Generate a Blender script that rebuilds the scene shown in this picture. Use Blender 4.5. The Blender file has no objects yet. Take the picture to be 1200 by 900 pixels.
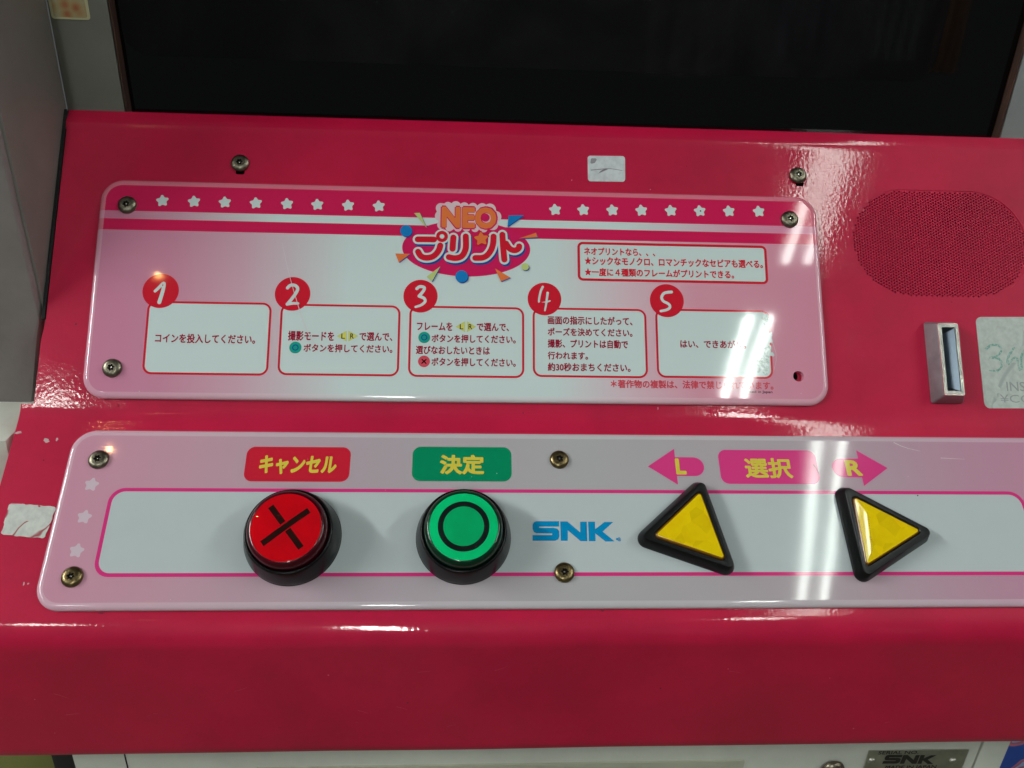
import bpy, bmesh, math, random
import numpy as np
from mathutils import Matrix, Vector, noise
from mathutils.geometry import tessellate_polygon

random.seed(4)
SC = bpy.context.scene
COL = SC.collection
rad = math.radians

# ------------------------------------------------------------------ camera
FPX = 950.0                                    # focal length in pixels of a 1200x900 picture


def unit(v):
    v = np.array(v, float)
    return v / np.linalg.norm(v)


AX = unit((16500, 190, 950))                   # direction of the panel's long side in camera space
_zf = np.array([0, 0, 1.0])
F0 = unit(_zf - AX * (_zf @ AX))
N0 = np.cross(AX, F0)
if N0[1] > 0:
    N0 = -N0


def _dir(t):
    return math.cos(rad(t)) * F0 + math.sin(rad(t)) * N0


RW = np.stack([AX, _dir(25.5), _dir(115.5)], 1)   # world axes seen from the camera (x right, y down, z ahead)


def ray(u, v):
    return RW.T @ np.array([(u - 600) / FPX, (v - 450) / FPX, 1.0])


CAM = -ray(600, 600) * 0.43
cd = bpy.data.cameras.new('camera')
cam = bpy.data.objects.new('camera', cd)
COL.objects.link(cam)
cd.sensor_width = 36
cd.lens = 36 * FPX / 1200
cd.clip_start = 0.01
cd.clip_end = 50
xr, yd, za = RW.T @ np.array([1, 0, 0.]), RW.T @ np.array([0, 1, 0.]), RW.T @ np.array([0, 0, 1.])
m = Matrix(((xr[0], -yd[0], -za[0], CAM[0]), (xr[1], -yd[1], -za[1], CAM[1]), (xr[2], -yd[2], -za[2], CAM[2]), (0, 0, 0, 1)))
cam.matrix_world = m
SC.camera = cam
SC.view_settings.view_transform = 'Standard'
SC.view_settings.look = 'None'
SC.view_settings.exposure = 0.0
SC.view_settings.gamma = 1.0
SC.cycles.max_bounces = 8
SC.cycles.sample_clamp_indirect = 4.0
SC.cycles.caustics_reflective = False

# ------------------------------------------------------------------ dim light of the hall
world = bpy.data.worlds.new('World')
SC.world = world
world.use_nodes = True
bg = world.node_tree.nodes['Background']
bg.inputs['Color'].default_value = (0.90, 0.97, 1.0, 1)
bg.inputs['Strength'].default_value = 0.075
TUBE_POWER = 20.0
TUBE_COLOR = (0.92, 1.0, 0.93)
BULB_POWER = 350.0

# ------------------------------------------------------------------ materials


class NT:
    def __init__(self, name):
        self.m = bpy.data.materials.new(name)
        self.m.use_nodes = True
        self.t = self.m.node_tree
        self.b = self.t.nodes['Principled BSDF']

    def n(self, typ, **kw):
        nd = self.t.nodes.new(typ)
        for k, v in kw.items():
            if isinstance(k, str) and hasattr(nd, k):
                setattr(nd, k, v)
        return nd

    def l(self, a, b):
        self.t.links.new(a, b)

    def set(self, **kw):
        for k, v in kw.items():
            k = k.replace('_', ' ')
            inp = self.b.inputs[k]
            if k in ('Base Color', 'Emission Color', 'Coat Tint', 'Specular Tint') and len(v) == 3:
                v = (*v, 1)
            inp.default_value = v
        return self

    def coord(self):
        return self.n('ShaderNodeTexCoord').outputs['Object']

    def noise(self, scale, detail=3, rough=0.5, vec=None, dist=0.0):
        nd = self.n('ShaderNodeTexNoise')
        nd.inputs['Scale'].default_value = scale
        nd.inputs['Detail'].default_value = detail
        nd.inputs['Roughness'].default_value = rough
        nd.inputs['Distortion'].default_value = dist
        self.l(vec or self.coord(), nd.inputs['Vector'])
        return nd.outputs['Fac']

    def ramp(self, fac, stops, interp='LINEAR'):
        nd = self.n('ShaderNodeValToRGB')
        cr = nd.color_ramp
        cr.interpolation = interp
        while len(cr.elements) < len(stops):
            cr.elements.new(0.5)
        for e, (p, c) in zip(cr.elements, stops):
            e.position = p
            e.color = (*c, 1) if len(c) == 3 else c
        self.l(fac, nd.inputs['Fac'])
        return nd.outputs['Color']

    def math(self, op, a, b=0.0, clamp=False):
        nd = self.n('ShaderNodeMath')
        nd.operation = op
        nd.use_clamp = clamp
        for i, x in enumerate((a, b)):
            if isinstance(x, (int, float)):
                nd.inputs[i].default_value = x
            else:
                self.l(x, nd.inputs[i])
        return nd.outputs[0]

    def mix(self, fac, a, b):
        nd = self.n('ShaderNodeMix')
        nd.data_type = 'RGBA'
        for inp, x in ((nd.inputs[0], fac), (nd.inputs[6], a), (nd.inputs[7], b)):
            if isinstance(x, (tuple, list)):
                inp.default_value = (*x, 1) if len(x) == 3 else x
            elif isinstance(x, (int, float)):
                inp.default_value = x
            else:
                self.l(x, inp)
        return nd.outputs[2]

    def bump(self, h, strength=0.3, dist=0.001, coat=False):
        nd = self.n('ShaderNodeBump')
        nd.inputs['Strength'].default_value = strength
        nd.inputs['Distance'].default_value = dist
        self.l(h, nd.inputs['Height'])
        self.l(nd.outputs['Normal'], self.b.inputs['Normal'])
        if coat:
            self.l(nd.outputs['Normal'], self.b.inputs['Coat Normal'])
        return nd


def gloss(name, col, rough=0.06, bump=0.05, var=0.0):
    """ink under the polished clear sheet: diffuse colour below a sharp reflection"""
    t = NT(name).set(Base_Color=col, Roughness=0.42, Specular_IOR_Level=0.0, Coat_Weight=1.0, Coat_Roughness=rough, Coat_IOR=1.5)
    g = t.n('ShaderNodeNewGeometry').outputs['Position']
    h = t.noise(16, 2, 0.4, vec=g)
    nd = t.n('ShaderNodeBump')
    nd.inputs['Strength'].default_value = bump
    nd.inputs['Distance'].default_value = 0.002
    t.l(h, nd.inputs['Height'])
    t.l(nd.outputs['Normal'], t.b.inputs['Coat Normal'])
    if var:
        f = t.noise(60, 4, 0.6, vec=g)
        t.l(t.mix(t.math('MULTIPLY', f, var), col, tuple(c * 0.55 for c in col)), t.b.inputs['Base Color'])
    # fine smears in the polish
    s = t.noise(45, 5, 0.7, vec=g, dist=0.6)
    t.l(t.math('ADD', t.math('MULTIPLY', s, rough * 0.9), rough * 0.45), t.b.inputs['Coat Roughness'])
    return t


M = {}
WHITE_INK = (0.60, 0.70, 0.69)
M['white_ink'] = gloss('white_ink', WHITE_INK, var=0.05).m
M['inner_white'] = gloss('inner_white', (0.50, 0.56, 0.565), var=0.12).m
M['red_ink'] = gloss('red_ink', (0.60, 0.012, 0.030)).m
M['text_ink'] = gloss('text_ink', (0.30, 0.010, 0.035)).m
M['notice_ink'] = gloss('notice_ink', (0.62, 0.07, 0.10)).m
M['black_ink'] = gloss('black_ink', (0.02, 0.02, 0.02)).m
M['magenta_ink'] = gloss('magenta_ink', (0.60, 0.012, 0.10)).m
M['pink_line'] = gloss('pink_line', (0.66, 0.035, 0.20)).m
M['arrow_pink'] = gloss('arrow_pink', (0.68, 0.045, 0.22)).m
M['orange_ink'] = gloss('orange_ink', (0.75, 0.18, 0.05)).m
M['blue_ink'] = gloss('blue_ink', (0.01, 0.19, 0.50)).m
M['navy_ink'] = gloss('navy_ink', (0.02, 0.06, 0.28)).m
M['sky_ink'] = gloss('sky_ink', (0.0, 0.24, 0.50)).m
M['lime_ink'] = gloss('lime_ink', (0.50, 0.58, 0.20)).m
M['yellow_ink'] = gloss('yellow_ink', (0.66, 0.55, 0.06)).m
M['pale_yellow_ink'] = gloss('pale_yellow_ink', (0.68, 0.64, 0.14)).m
M['teal_ink'] = gloss('teal_ink', (0.01, 0.32, 0.24)).m
M['label_red'] = gloss('label_red', (0.56, 0.014, 0.035)).m
M['label_green'] = gloss('label_green', (0.0, 0.23, 0.10)).m
M['cloud_ink'] = gloss('cloud_ink', (0.70, 0.52, 0.56)).m
M['pale_star'] = gloss('pale_star', (0.62, 0.48, 0.55)).m

# sheet metal, thick pink gloss enamel with orange peel
t = NT('pink_enamel').set(Base_Color=(0.47, 0.010, 0.052), Roughness=0.45, Specular_IOR_Level=0.15, Coat_Weight=1.0, Coat_Roughness=0.05)
g = t.n('ShaderNodeNewGeometry').outputs['Position']
peel = t.noise(520, 2, 0.45, vec=g)
wav = t.noise(25, 2, 0.5, vec=g)
t.bump(t.math('ADD', t.math('MULTIPLY', peel, 0.12), t.math('MULTIPLY', wav, 0.15)), 0.30, 0.0012, coat=True)
grime = t.noise(14, 6, 0.65, vec=g)
gr = t.ramp(grime, [(0.35, (0.41, 0.004, 0.038)), (0.6, (0.51, 0.005, 0.047)), (0.8, (0.53, 0.008, 0.055))])
sm = t.noise(30, 6, 0.7, vec=g, dist=1.5)
t.l(t.ramp(sm, [(0.35, (0.035, 0.035, 0.035)), (0.7, (0.12, 0.12, 0.12))]), t.b.inputs['Coat Roughness'])
sp = t.n('ShaderNodeTexVoronoi')
sp.inputs['Scale'].default_value = 55
t.l(g, sp.inputs['Vector'])
spk = t.math('LESS_THAN', sp.outputs['Distance'], 0.020)
keep = t.math('GREATER_THAN', t.noise(9, 1, 0.5, vec=g), 0.56)
spk2 = t.math('MULTIPLY', spk, keep)
t.l(t.mix(spk2, gr, (0.05, 0.004, 0.008)), t.b.inputs['Base Color'])
M['enamel'] = t.m

t = NT('dark_cavity').set(Base_Color=(0.035, 0.003, 0.006), Roughness=0.9)
M['cavity'] = t.m
t = NT('speaker_cloth').set(Base_Color=(0.02, 0.002, 0.004), Roughness=0.95)
M['cloth'] = t.m


def paint(name, col, rough=0.45, var=0.25, peel=0.15):
    t = NT(name).set(Base_Color=col, Roughness=rough)
    g = t.n('ShaderNodeNewGeometry').outputs['Position']
    f = t.noise(9, 6, 0.6, vec=g)
    f2 = t.noise(60, 3, 0.6, vec=g)
    ff = t.math('ADD', t.math('MULTIPLY', f, 0.75), t.math('MULTIPLY', f2, 0.25))
    t.l(t.ramp(ff, [(0.3, tuple(c * (1 - var) for c in col)), (0.65, col)]), t.b.inputs['Base Color'])
    t.bump(t.noise(500, 2, 0.5, vec=g), peel, 0.0006)
    return t.m


M['frame_grey'] = paint('frame_grey', (0.19, 0.20, 0.17))  # left boards: the dimmer light is put into a darker grey
M['frame_grey_right'] = paint('frame_grey_right', (0.30, 0.33, 0.33))  # lit copy of the same boards, lighter for the right side
M['side_grey'] = paint('side_grey', (0.22, 0.21, 0.19))  # white paint in dim light, the shade put into the grey
M['block_grey'] = paint('block_grey', (0.25, 0.225, 0.215), rough=0.3, var=0.35)
M['cabinet_white'] = paint('cabinet_white', (0.68, 0.70, 0.62))
M['door_cream'] = paint('door_cream', (0.50, 0.52, 0.40))
M['black_plastic'] = NT('black_plastic').set(Base_Color=(0.012, 0.012, 0.014), Roughness=0.33).m
M['black_gap'] = NT('black_gap').set(Base_Color=(0.008, 0.008, 0.008), Roughness=0.9).m
t = NT('bezel_plastic').set(Base_Color=(0.005, 0.005, 0.0055), Roughness=0.26, Specular_IOR_Level=0.22)
g = t.coord()
t.bump(t.noise(900, 2, 0.5, vec=g), 0.12, 0.0004)
M['bezel'] = t.m
t = NT('chipboard_edge').set(Base_Color=(0.10, 0.045, 0.025), Roughness=0.8)
g = t.n('ShaderNodeNewGeometry').outputs['Position']
mp = t.n('ShaderNodeMapping')
mp.inputs['Scale'].default_value = (900, 900, 40)
t.l(g, mp.inputs['Vector'])
t.l(t.ramp(t.noise(1, 4, 0.7, vec=mp.outputs[0]), [(0.35, (0.02, 0.009, 0.006)), (0.6, (0.07, 0.030, 0.018)), (0.75, (0.13, 0.065, 0.045))]), t.b.inputs['Base Color'])
M['chipboard'] = t.m
M['screen_glass'] = NT('screen_glass').set(Base_Color=(0.0012, 0.0012, 0.0012), Roughness=0.04, Specular_IOR_Level=0.5).m
t = NT('tube_face').set(Base_Color=(0.0045, 0.0045, 0.005), Roughness=0.35, Specular_IOR_Level=0.1, Coat_Weight=0.22, Coat_Roughness=0.03)
g = t.n('ShaderNodeNewGeometry').outputs['Position']
t.l(t.ramp(t.noise(9, 5, 0.6, vec=g, dist=1.2), [(0.4, (0.0025, 0.0025, 0.003)), (0.7, (0.009, 0.009, 0.010))]), t.b.inputs['Base Color'])
M['screen_face'] = t.m


def metal(name, col, rough, bump=0.1, var=0.4, scale=500):
    t = NT(name).set(Base_Color=col, Metallic=1.0, Roughness=rough)
    g = t.coord()
    f = t.noise(scale, 5, 0.65, vec=g)
    t.l(t.ramp(f, [(0.35, tuple(c * (1 - var) for c in col)), (0.65, col)]), t.b.inputs['Base Color'])
    t.l(t.math('ADD', t.math('MULTIPLY', f, 0.18), rough - 0.08), t.b.inputs['Roughness'])
    t.bump(f, bump, 0.0003)
    return t.m


M['screw_metal'] = metal('screw_metal', (0.25, 0.225, 0.165), 0.36, bump=0.04, scale=500)
M['screw_brass'] = metal('screw_brass', (0.24, 0.18, 0.085), 0.32, bump=0.04, scale=500)
M['screw_dark'] = NT('screw_dark').set(Base_Color=(0.010, 0.008, 0.006), Roughness=0.7, Metallic=0.3).m
M['pin_metal'] = metal('pin_metal', (0.62, 0.58, 0.50), 0.25)
M['zinc'] = metal('zinc', (0.30, 0.265, 0.29), 0.42, scale=90, var=0.25)
M['zinc'].node_tree.nodes['Principled BSDF'].inputs['Metallic'].default_value = 0.6
M['zinc_rim'] = metal('zinc_rim', (0.80, 0.78, 0.70), 0.22, scale=200, var=0.2)
M['zinc_inner'] = metal('zinc_inner', (0.12, 0.15, 0.18), 0.45, scale=90, var=0.2)
M['serial_metal'] = metal('serial_metal', (0.62, 0.61, 0.54), 0.42, scale=120, var=0.2)

M['red_shell'] = NT('red_shell').set(Base_Color=(0.045, 0.0, 0.004), Roughness=0.3, Specular_IOR_Level=0.2, Coat_Weight=0.30, Coat_Roughness=0.03).m
M['green_shell'] = NT('green_shell').set(Base_Color=(0.0, 0.022, 0.009), Roughness=0.3, Specular_IOR_Level=0.2, Coat_Weight=0.30, Coat_Roughness=0.03).m


def lens(name, c1, c2, scale=70):
    t = NT(name).set(Base_Color=c1, Roughness=0.5, Specular_IOR_Level=0.0, Coat_Weight=1.0, Coat_Roughness=0.025, Coat_IOR=1.5)
    g = t.coord()
    t.l(t.ramp(t.noise(scale, 4, 0.6, vec=g), [(0.35, c2), (0.6, c1)]), t.b.inputs['Base Color'])
    return t.m


M['red_lens'] = lens('red_lens', (0.62, 0.0, 0.006), (0.52, 0.0, 0.005))
M['green_lens'] = lens('green_lens', (0.0, 0.40, 0.13), (0.0, 0.35, 0.115))
M['green_rim'] = lens('green_rim', (0.0, 0.58, 0.19), (0.0, 0.50, 0.16))
M['symbol_dark'] = lens('symbol_dark', (0.030, 0.004, 0.002), (0.016, 0.003, 0.002))
M['symbol_black'] = lens('symbol_black', (0.006, 0.012, 0.010), (0.005, 0.008, 0.008))
M['yellow_lens'] = lens('yellow_lens', (0.80, 0.56, 0.0), (0.74, 0.48, 0.0), 60)
_t = M['yellow_lens'].node_tree
_rp = [n for n in _t.nodes if n.type == 'VALTORGB'][0]
_vo = _t.nodes.new('ShaderNodeTexVoronoi')          # facet highlights of the clear cap, painted into the colour
_vo.inputs['Scale'].default_value = 130
_tc = _t.nodes.new('ShaderNodeTexCoord')
_t.links.new(_tc.outputs['Object'], _vo.inputs['Vector'])
_r2 = _t.nodes.new('ShaderNodeValToRGB')
_r2.color_ramp.elements[0].position = 0.0
_r2.color_ramp.elements[0].color = (0.82, 0.84, 0.86, 1)
_r2.color_ramp.elements[1].position = 1.0
_r2.color_ramp.elements[1].color = (1.18, 1.25, 1.1, 1)
_t.links.new(_vo.outputs['Color'], _r2.inputs[0])
_mx = _t.nodes.new('ShaderNodeMix')
_mx.data_type = 'RGBA'
_mx.blend_type = 'MULTIPLY'
_mx.inputs[0].default_value = 0.7
_t.links.new(_rp.outputs[0], _mx.inputs[6])
_t.links.new(_r2.outputs[0], _mx.inputs[7])
_t.links.new(_mx.outputs[2], _t.nodes['Principled BSDF'].inputs['Base Color'])
M['amber_edge'] = NT('amber_edge').set(Base_Color=(0.20, 0.08, 0.002), Roughness=0.2, Coat_Weight=1.0, Coat_Roughness=0.05).m

# ------------------------------------------------------------------ object helpers


def put(name, me, parent=None, loc=None):
    o = bpy.data.objects.new(name, me)
    COL.objects.link(o)
    if parent:
        o.parent = parent
    if loc is not None:
        o.location = loc
    return o


def tag(o, label=None, cat=None, group=None, kind=None):
    if label: o['label'] = label
    if cat: o['category'] = cat
    if group: o['group'] = group
    if kind: o['kind'] = kind
    return o


def empty(name, mat, label, cat, group=None):
    o = bpy.data.objects.new(name, None)
    COL.objects.link(o)
    o.empty_display_size = 0.01
    o.matrix_world = mat
    return tag(o, label, cat, group)


def mesh(name, verts, faces, mats, smooth=None, mi=None, bevel=0):
    me = bpy.data.meshes.new(name)
    me.from_pydata([tuple(v) for v in verts], [], [tuple(f) for f in faces])
    for mm in (mats if isinstance(mats, (list, tuple)) else [mats]):
        me.materials.append(mm)
    if mi:
        for p, i in zip(me.polygons, mi):
            p.material_index = i
    me.update()
    bm = bmesh.new()
    bm.from_mesh(me)
    bmesh.ops.remove_doubles(bm, verts=bm.verts, dist=1e-7)
    bm.to_mesh(me)
    bm.free()
    if smooth is not None:
        for p in me.polygons:
            p.use_smooth = True
        me.set_sharp_from_angle(angle=rad(smooth))
    return me


def circle(cx, cy, r, n=48, ph=0.0, ry=None):
    ry = r if ry is None else ry
    return [(cx + r * math.cos(ph + 2 * math.pi * k / n), cy + ry * math.sin(ph + 2 * math.pi * k / n)) for k in range(n)]


def quad_round(pts, r, n=8):
    """polygon with every corner rounded to radius r (counter-clockwise or clockwise)"""
    out = []
    N = len(pts)
    for i in range(N):
        p0, p1, p2 = (Vector(pts[(i - 1) % N][:2]), Vector(pts[i][:2]), Vector(pts[(i + 1) % N][:2]))
        a, b = (p0 - p1).normalized(), (p2 - p1).normalized()
        ang = a.angle(b)
        rr = min(r, 0.48 * min((p0 - p1).length, (p2 - p1).length) * math.tan(ang / 2))
        d = rr / math.tan(ang / 2)
        s, e = p1 + a * d, p1 + b * d
        c = p1 + (a + b).normalized() * (rr / math.sin(ang / 2))
        a0, a1 = math.atan2(s.y - c.y, s.x - c.x), math.atan2(e.y - c.y, e.x - c.x)
        da = (a1 - a0 + math.pi) % (2 * math.pi) - math.pi
        for k in range(n + 1):
            tt = a0 + da * k / n
            out.append((c.x + rr * math.cos(tt), c.y + rr * math.sin(tt)))
    return out


def area(p):
    return 0.5 * sum(p[i][0] * p[(i + 1) % len(p)][1] - p[(i + 1) % len(p)][0] * p[i][1] for i in range(len(p)))


def ccw(p):
    return p if area(p) > 0 else p[::-1]


def sheet(outer, holes=(), z=0.0, thick=0.0):
    """flat sheet with holes; walls when thick > 0. returns verts, faces"""
    loops = [ccw(outer)] + [ccw(h)[::-1] for h in holes]
    tess = tessellate_polygon([[Vector((x, y, 0)) for x, y in l] for l in loops])
    flat = [p for l in loops for p in l]
    verts = [(x, y, z) for x, y in flat]
    faces = []
    for tr in tess:
        a, b, c = [flat[i] for i in tr]
        s = (b[0] - a[0]) * (c[1] - a[1]) - (c[0] - a[0]) * (b[1] - a[1])
        if abs(s) < 1e-14:
            continue
        faces.append(tr if s > 0 else (tr[0], tr[2], tr[1]))
    if thick > 0:
        n = len(flat)
        verts += [(x, y, z - thick) for x, y in flat]
        k = 0
        for l in loops:
            L = len(l)
            for i in range(L):
                j = (i + 1) % L
                faces.append((k + j, k + i, n + k + i, n + k + j))
            k += L
    return verts, faces


def loft(loops, closed_top=True, closed_bottom=False):
    """stack of closed 3D loops with equal counts"""
    n = len(loops[0])
    verts = [p for l in loops for p in l]
    faces = []
    for a in range(len(loops) - 1):
        for i in range(n):
            j = (i + 1) % n
            faces.append((a * n + i, a * n + j, (a + 1) * n + j, (a + 1) * n + i))
    if closed_top:
        faces.append([(len(loops) - 1) * n + i for i in range(n)])
    if closed_bottom:
        faces.append([i for i in range(n)][::-1])
    return verts, faces


def lathe(profile, n=48, cap=True):
    return loft([[(r * math.cos(2 * math.pi * k / n), r * math.sin(2 * math.pi * k / n), z) for k in range(n)] for r, z in profile], closed_top=cap)


def box(x0, x1, y0, y1, z0, z1):
    v = [(x0, y0, z0), (x1, y0, z0), (x1, y1, z0), (x0, y1, z0), (x0, y0, z1), (x1, y0, z1), (x1, y1, z1), (x0, y1, z1)]
    return v, [(0, 3, 2, 1), (4, 5, 6, 7), (0, 1, 5, 4), (1, 2, 6, 5), (2, 3, 7, 6), (3, 0, 4, 7)]


def join(*vf):
    V, F = [], []
    for v, f in vf:
        k = len(V)
        V += list(v)
        F += [tuple(i + k for i in ff) for ff in f]
    return V, F


def bevelled(name, vf, mats, w=0.001, seg=2, smooth=40):
    me = mesh(name, *vf, mats)
    bm = bmesh.new()
    bm.from_mesh(me)
    bmesh.ops.bevel(bm, geom=[e for e in bm.edges], offset=w, segments=seg, affect='EDGES', profile=0.6)
    bm.to_mesh(me)
    bm.free()
    for p in me.polygons:
        p.use_smooth = True
    me.set_sharp_from_angle(angle=rad(smooth))
    return me


# ------------------------------------------------------------------ planes of the panel
SL, SU = 38.0, 54.0


class Plane:
    """sloped plane through (0, y, z); local x = right, local y = up the slope, local z = out of it"""

    def __init__(self, y, z, slope):
        s = rad(slope)
        self.o = np.array([0, y, z])
        self.ux = np.array([1., 0, 0])
        self.uy = np.array([0, math.cos(s), math.sin(s)])
        self.n = np.array([0, -math.sin(s), math.cos(s)])

    def at(self, u, v, h=0.0):
        r = ray(u, v)
        p = CAM + r * (((self.o + self.n * h - CAM) @ self.n) / (r @ self.n))
        return (float((p - self.o) @ self.ux), float((p - self.o) @ self.uy))

    def mat(self, x=0.0, y=0.0, h=0.0, rot=0.0):
        p = self.o + self.ux * x + self.uy * y + self.n * h
        mm = Matrix(((1, self.uy[0], self.n[0], p[0]), (0, self.uy[1], self.n[1], p[1]), (0, self.uy[2], self.n[2], p[2]), (0, 0, 0, 1)))
        return mm @ Matrix.Rotation(rot, 4, 'Z')


LOW = Plane(0.0, 0.0, SL)
_f = LOW.at(600, 491)
FOLD = LOW.o + LOW.uy * _f[1]
UP = Plane(FOLD[1], FOLD[2], SU)


def on_y(u, v, Y):
    r = ray(u, v)
    p = CAM + r * ((Y - CAM[1]) / r[1])
    return float(p[0]), float(p[2])


PT = 0.003                                     # thickness of the clear plates


def U(u, v, h=PT):
    return UP.at(u, v, h)


def L(u, v, h=PT):
    return LOW.at(u, v, h)


# ------------------------------------------------------------------ pink control panel (folded sheet metal)
XL_UP, XL_LOW, XR = -0.2578, -0.2660, 0.335
y_top = UP.at(600, 166, 0)[1]
y_lip = 0.0130
panel = empty('control_panel', Matrix.Translation((0, 0, 0)), 'glossy pink sheet metal control panel with sloped faces and rounded front edge', 'control panel')

sp_tl, sp_br = UP.at(999, 222, 0), UP.at(1203, 347, 0)
sx0, sx1 = UP.at(999, 285, 0)[0], UP.at(1204, 285, 0)[0]
sy1, sy0 = UP.at(1090, 223, 0)[1], UP.at(1090, 348, 0)[1]
scx, scy, sw, sh = (sx0 + sx1) / 2, (sy0 + sy1) / 2, (sx1 - sx0) / 2, (sy1 - sy0) / 2
core = sw - sh * 1.0


def in_speaker(x, y, inset):
    dx = max(abs(x - scx) - core, 0)
    return math.hypot(dx / (sw - core - inset), (y - scy) / (sh - inset)) <= 1.0


DX, DY = 0.00160, 0.00184
holes = []
ncol = 0
xx = sx0
while xx < sx1:
    yy = sy0 + (DY / 2 if ncol % 2 else 0)
    while yy < sy1:
        if in_speaker(xx, yy, 0.0009):
            holes.append(circle(xx, yy, 0.00062, 8, 0.3))
        yy += DY
    xx += DX
    ncol += 1
n_speaker = len(holes)
# coin opening, keyhole slots below two screws, lost-screw hole, small drill holes
c0 = UP.at(1113, 422, 0)
coin_c = c0
holes_big = [[(coin_c[0] - 0.0035, coin_c[1] - 0.0165), (coin_c[0] + 0.0035, coin_c[1] - 0.0165), (coin_c[0] + 0.0035, coin_c[1] + 0.0165), (coin_c[0] - 0.0035, coin_c[1] + 0.0165)]]
for (u, v) in ((281.5, 199.5), (937, 213.5)):
    k = UP.at(u, v, 0)
    holes_big.append(quad_round([(k[0] - 0.0026, k[1] - 0.0026), (k[0] + 0.0026, k[1] - 0.0026), (k[0] + 0.0026, k[1] + 0.004), (k[0] - 0.0026, k[1] + 0.004)], 0.0012, 3))
k = UP.at(931.5, 441, 0)
holes_big.append(circle(k[0] - 0.0008, k[1], 0.0026, 16))
k = UP.at(139, 475.5, 0)
holes_big.append(circle(k[0], k[1], 0.0008, 10))
XL_MID = UP.at(43.5, 440, 0)[0]
y385, y402 = UP.at(56, 374, 0)[1], UP.at(46, 396, 0)[1]
outer = [(XL_MID, 0.006), (XR, 0.006), (XR, y_top), (XL_UP, y_top), (XL_UP, y385), (XL_MID + 0.0004, y402 + 0.001), (XL_MID, y402 - 0.001)]
# the rounded-rectangle region carries the perforation as its own tessellation so the sheet stays cheap
hull = []
for kk in range(96):
    a = 2 * math.pi * kk / 96
    ca, sa = math.cos(a), math.sin(a)
    hull.append((scx + math.copysign(core, ca) + (sw - core) * ca if abs(ca) > 1e-6 else scx, scy + sh * sa))
v1, f1 = sheet(outer, [hull] + holes_big, 0.0, 0.0012)
v2, f2 = sheet(hull, holes[:n_speaker], -0.0004, 0.0014)


def up_world(vs):
    return [tuple(UP.o + UP.ux * x + UP.uy * y + UP.n * z) for x, y, z in vs]


me = mesh('upper_sheet', up_world(v1), f1, M['enamel'], smooth=25)
put('upper_sheet', me, panel)
# only the top faces and hole walls of the perforated zone (outer wall shared with the sheet is dropped)
nh = len(hull)
nflat = len(v2) // 2
f2 = [f for f in f2 if not (len(f) == 4 and max(f[0], f[1]) < nh)]
me = mesh('speaker_grille', up_world(v2), f2, M['enamel'], smooth=25)
put('speaker_grille', me, panel)['label'] = 'perforated speaker grille of tiny punched holes'
v, f = sheet([(sx0 - 0.004, sy0 - 0.004), (sx1 + 0.004, sy0 - 0.004), (sx1 + 0.004, sy1 + 0.004), (sx0 - 0.004, sy1 + 0.004)], (), -0.0024)
put('speaker_cloth', mesh('speaker_cloth', up_world(v), f, M['cloth']), panel)
v, f = sheet([(XL_UP + 0.01, 0.01), (XR - 0.01, 0.01), (XR - 0.01, y_top - 0.004), (XL_UP + 0.01, y_top - 0.004)], (), -0.012)
put('inner_backing', mesh('inner_backing', up_world(v), f, M['cavity']), panel)

# swept lower part: valley, lower slope, roll, apron, hem
prof = []
prof.append(UP.o + UP.uy * 0.006)
R1 = 0.030
d1 = R1 * math.tan(rad((SU - SL) / 2))
for k in range(9):
    a = SU - (SU - SL) * k / 8
    c = UP.o + UP.uy * d1 + UP.n * R1
    s = rad(a)
    prof.append(c - R1 * np.array([0, -math.sin(s), math.cos(s)]))
pr0 = LOW.at(600, 722, 0)[1]
R2 = 0.0185
sroll = LOW.o + LOW.uy * pr0
cr = sroll - LOW.n * R2
for k in range(25):
    na = (90 + SL) + (180 - (90 + SL)) * k / 24      # direction of the normal, turning to face the user
    s = rad(na)
    prof.append(cr + R2 * np.array([0, math.cos(s), math.sin(s)]))
yb = prof[-1][1]
zb = on_y(600, 881, yb)[1]
prof.append(np.array([0, yb + 0.0006, zb + 0.006]))
for k in range(1, 5):
    a = rad(180 + 90 * k / 4)
    prof.append(np.array([0, yb + 0.0036 + 0.003 * math.cos(a), zb + 0.003 + 0.003 * math.sin(a)]))
prof.append(np.array([0, yb + 0.016, zb]))
xs = [XL_LOW + (XR - XL_LOW) * k / 60 for k in range(61)]
verts, faces = [], []
for x in xs:
    for p in prof:
        # the front edge of the old sheet is very slightly uneven
        w = noise.noise(Vector((x * 9, p[1] * 9, 3.1))) * 0.0004 if p[2] < -0.02 else 0.0
        verts.append((x, p[1] + w, p[2] + w))
K = len(prof)
for i in range(60):
    for j in range(K - 1):
        faces.append((i * K + j, i * K + j + 1, (i + 1) * K + j + 1, (i + 1) * K + j))
# left end return
e0 = len(verts)
for p in prof:
    verts.append((XL_LOW, p[1] + 0.012, p[2] - 0.012))
for j in range(K - 1):
    faces.append((j, e0 + j, e0 + j + 1, j + 1))
put('lower_sheet', mesh('lower_sheet', verts, faces, M['enamel'], smooth=35), panel)
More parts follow.
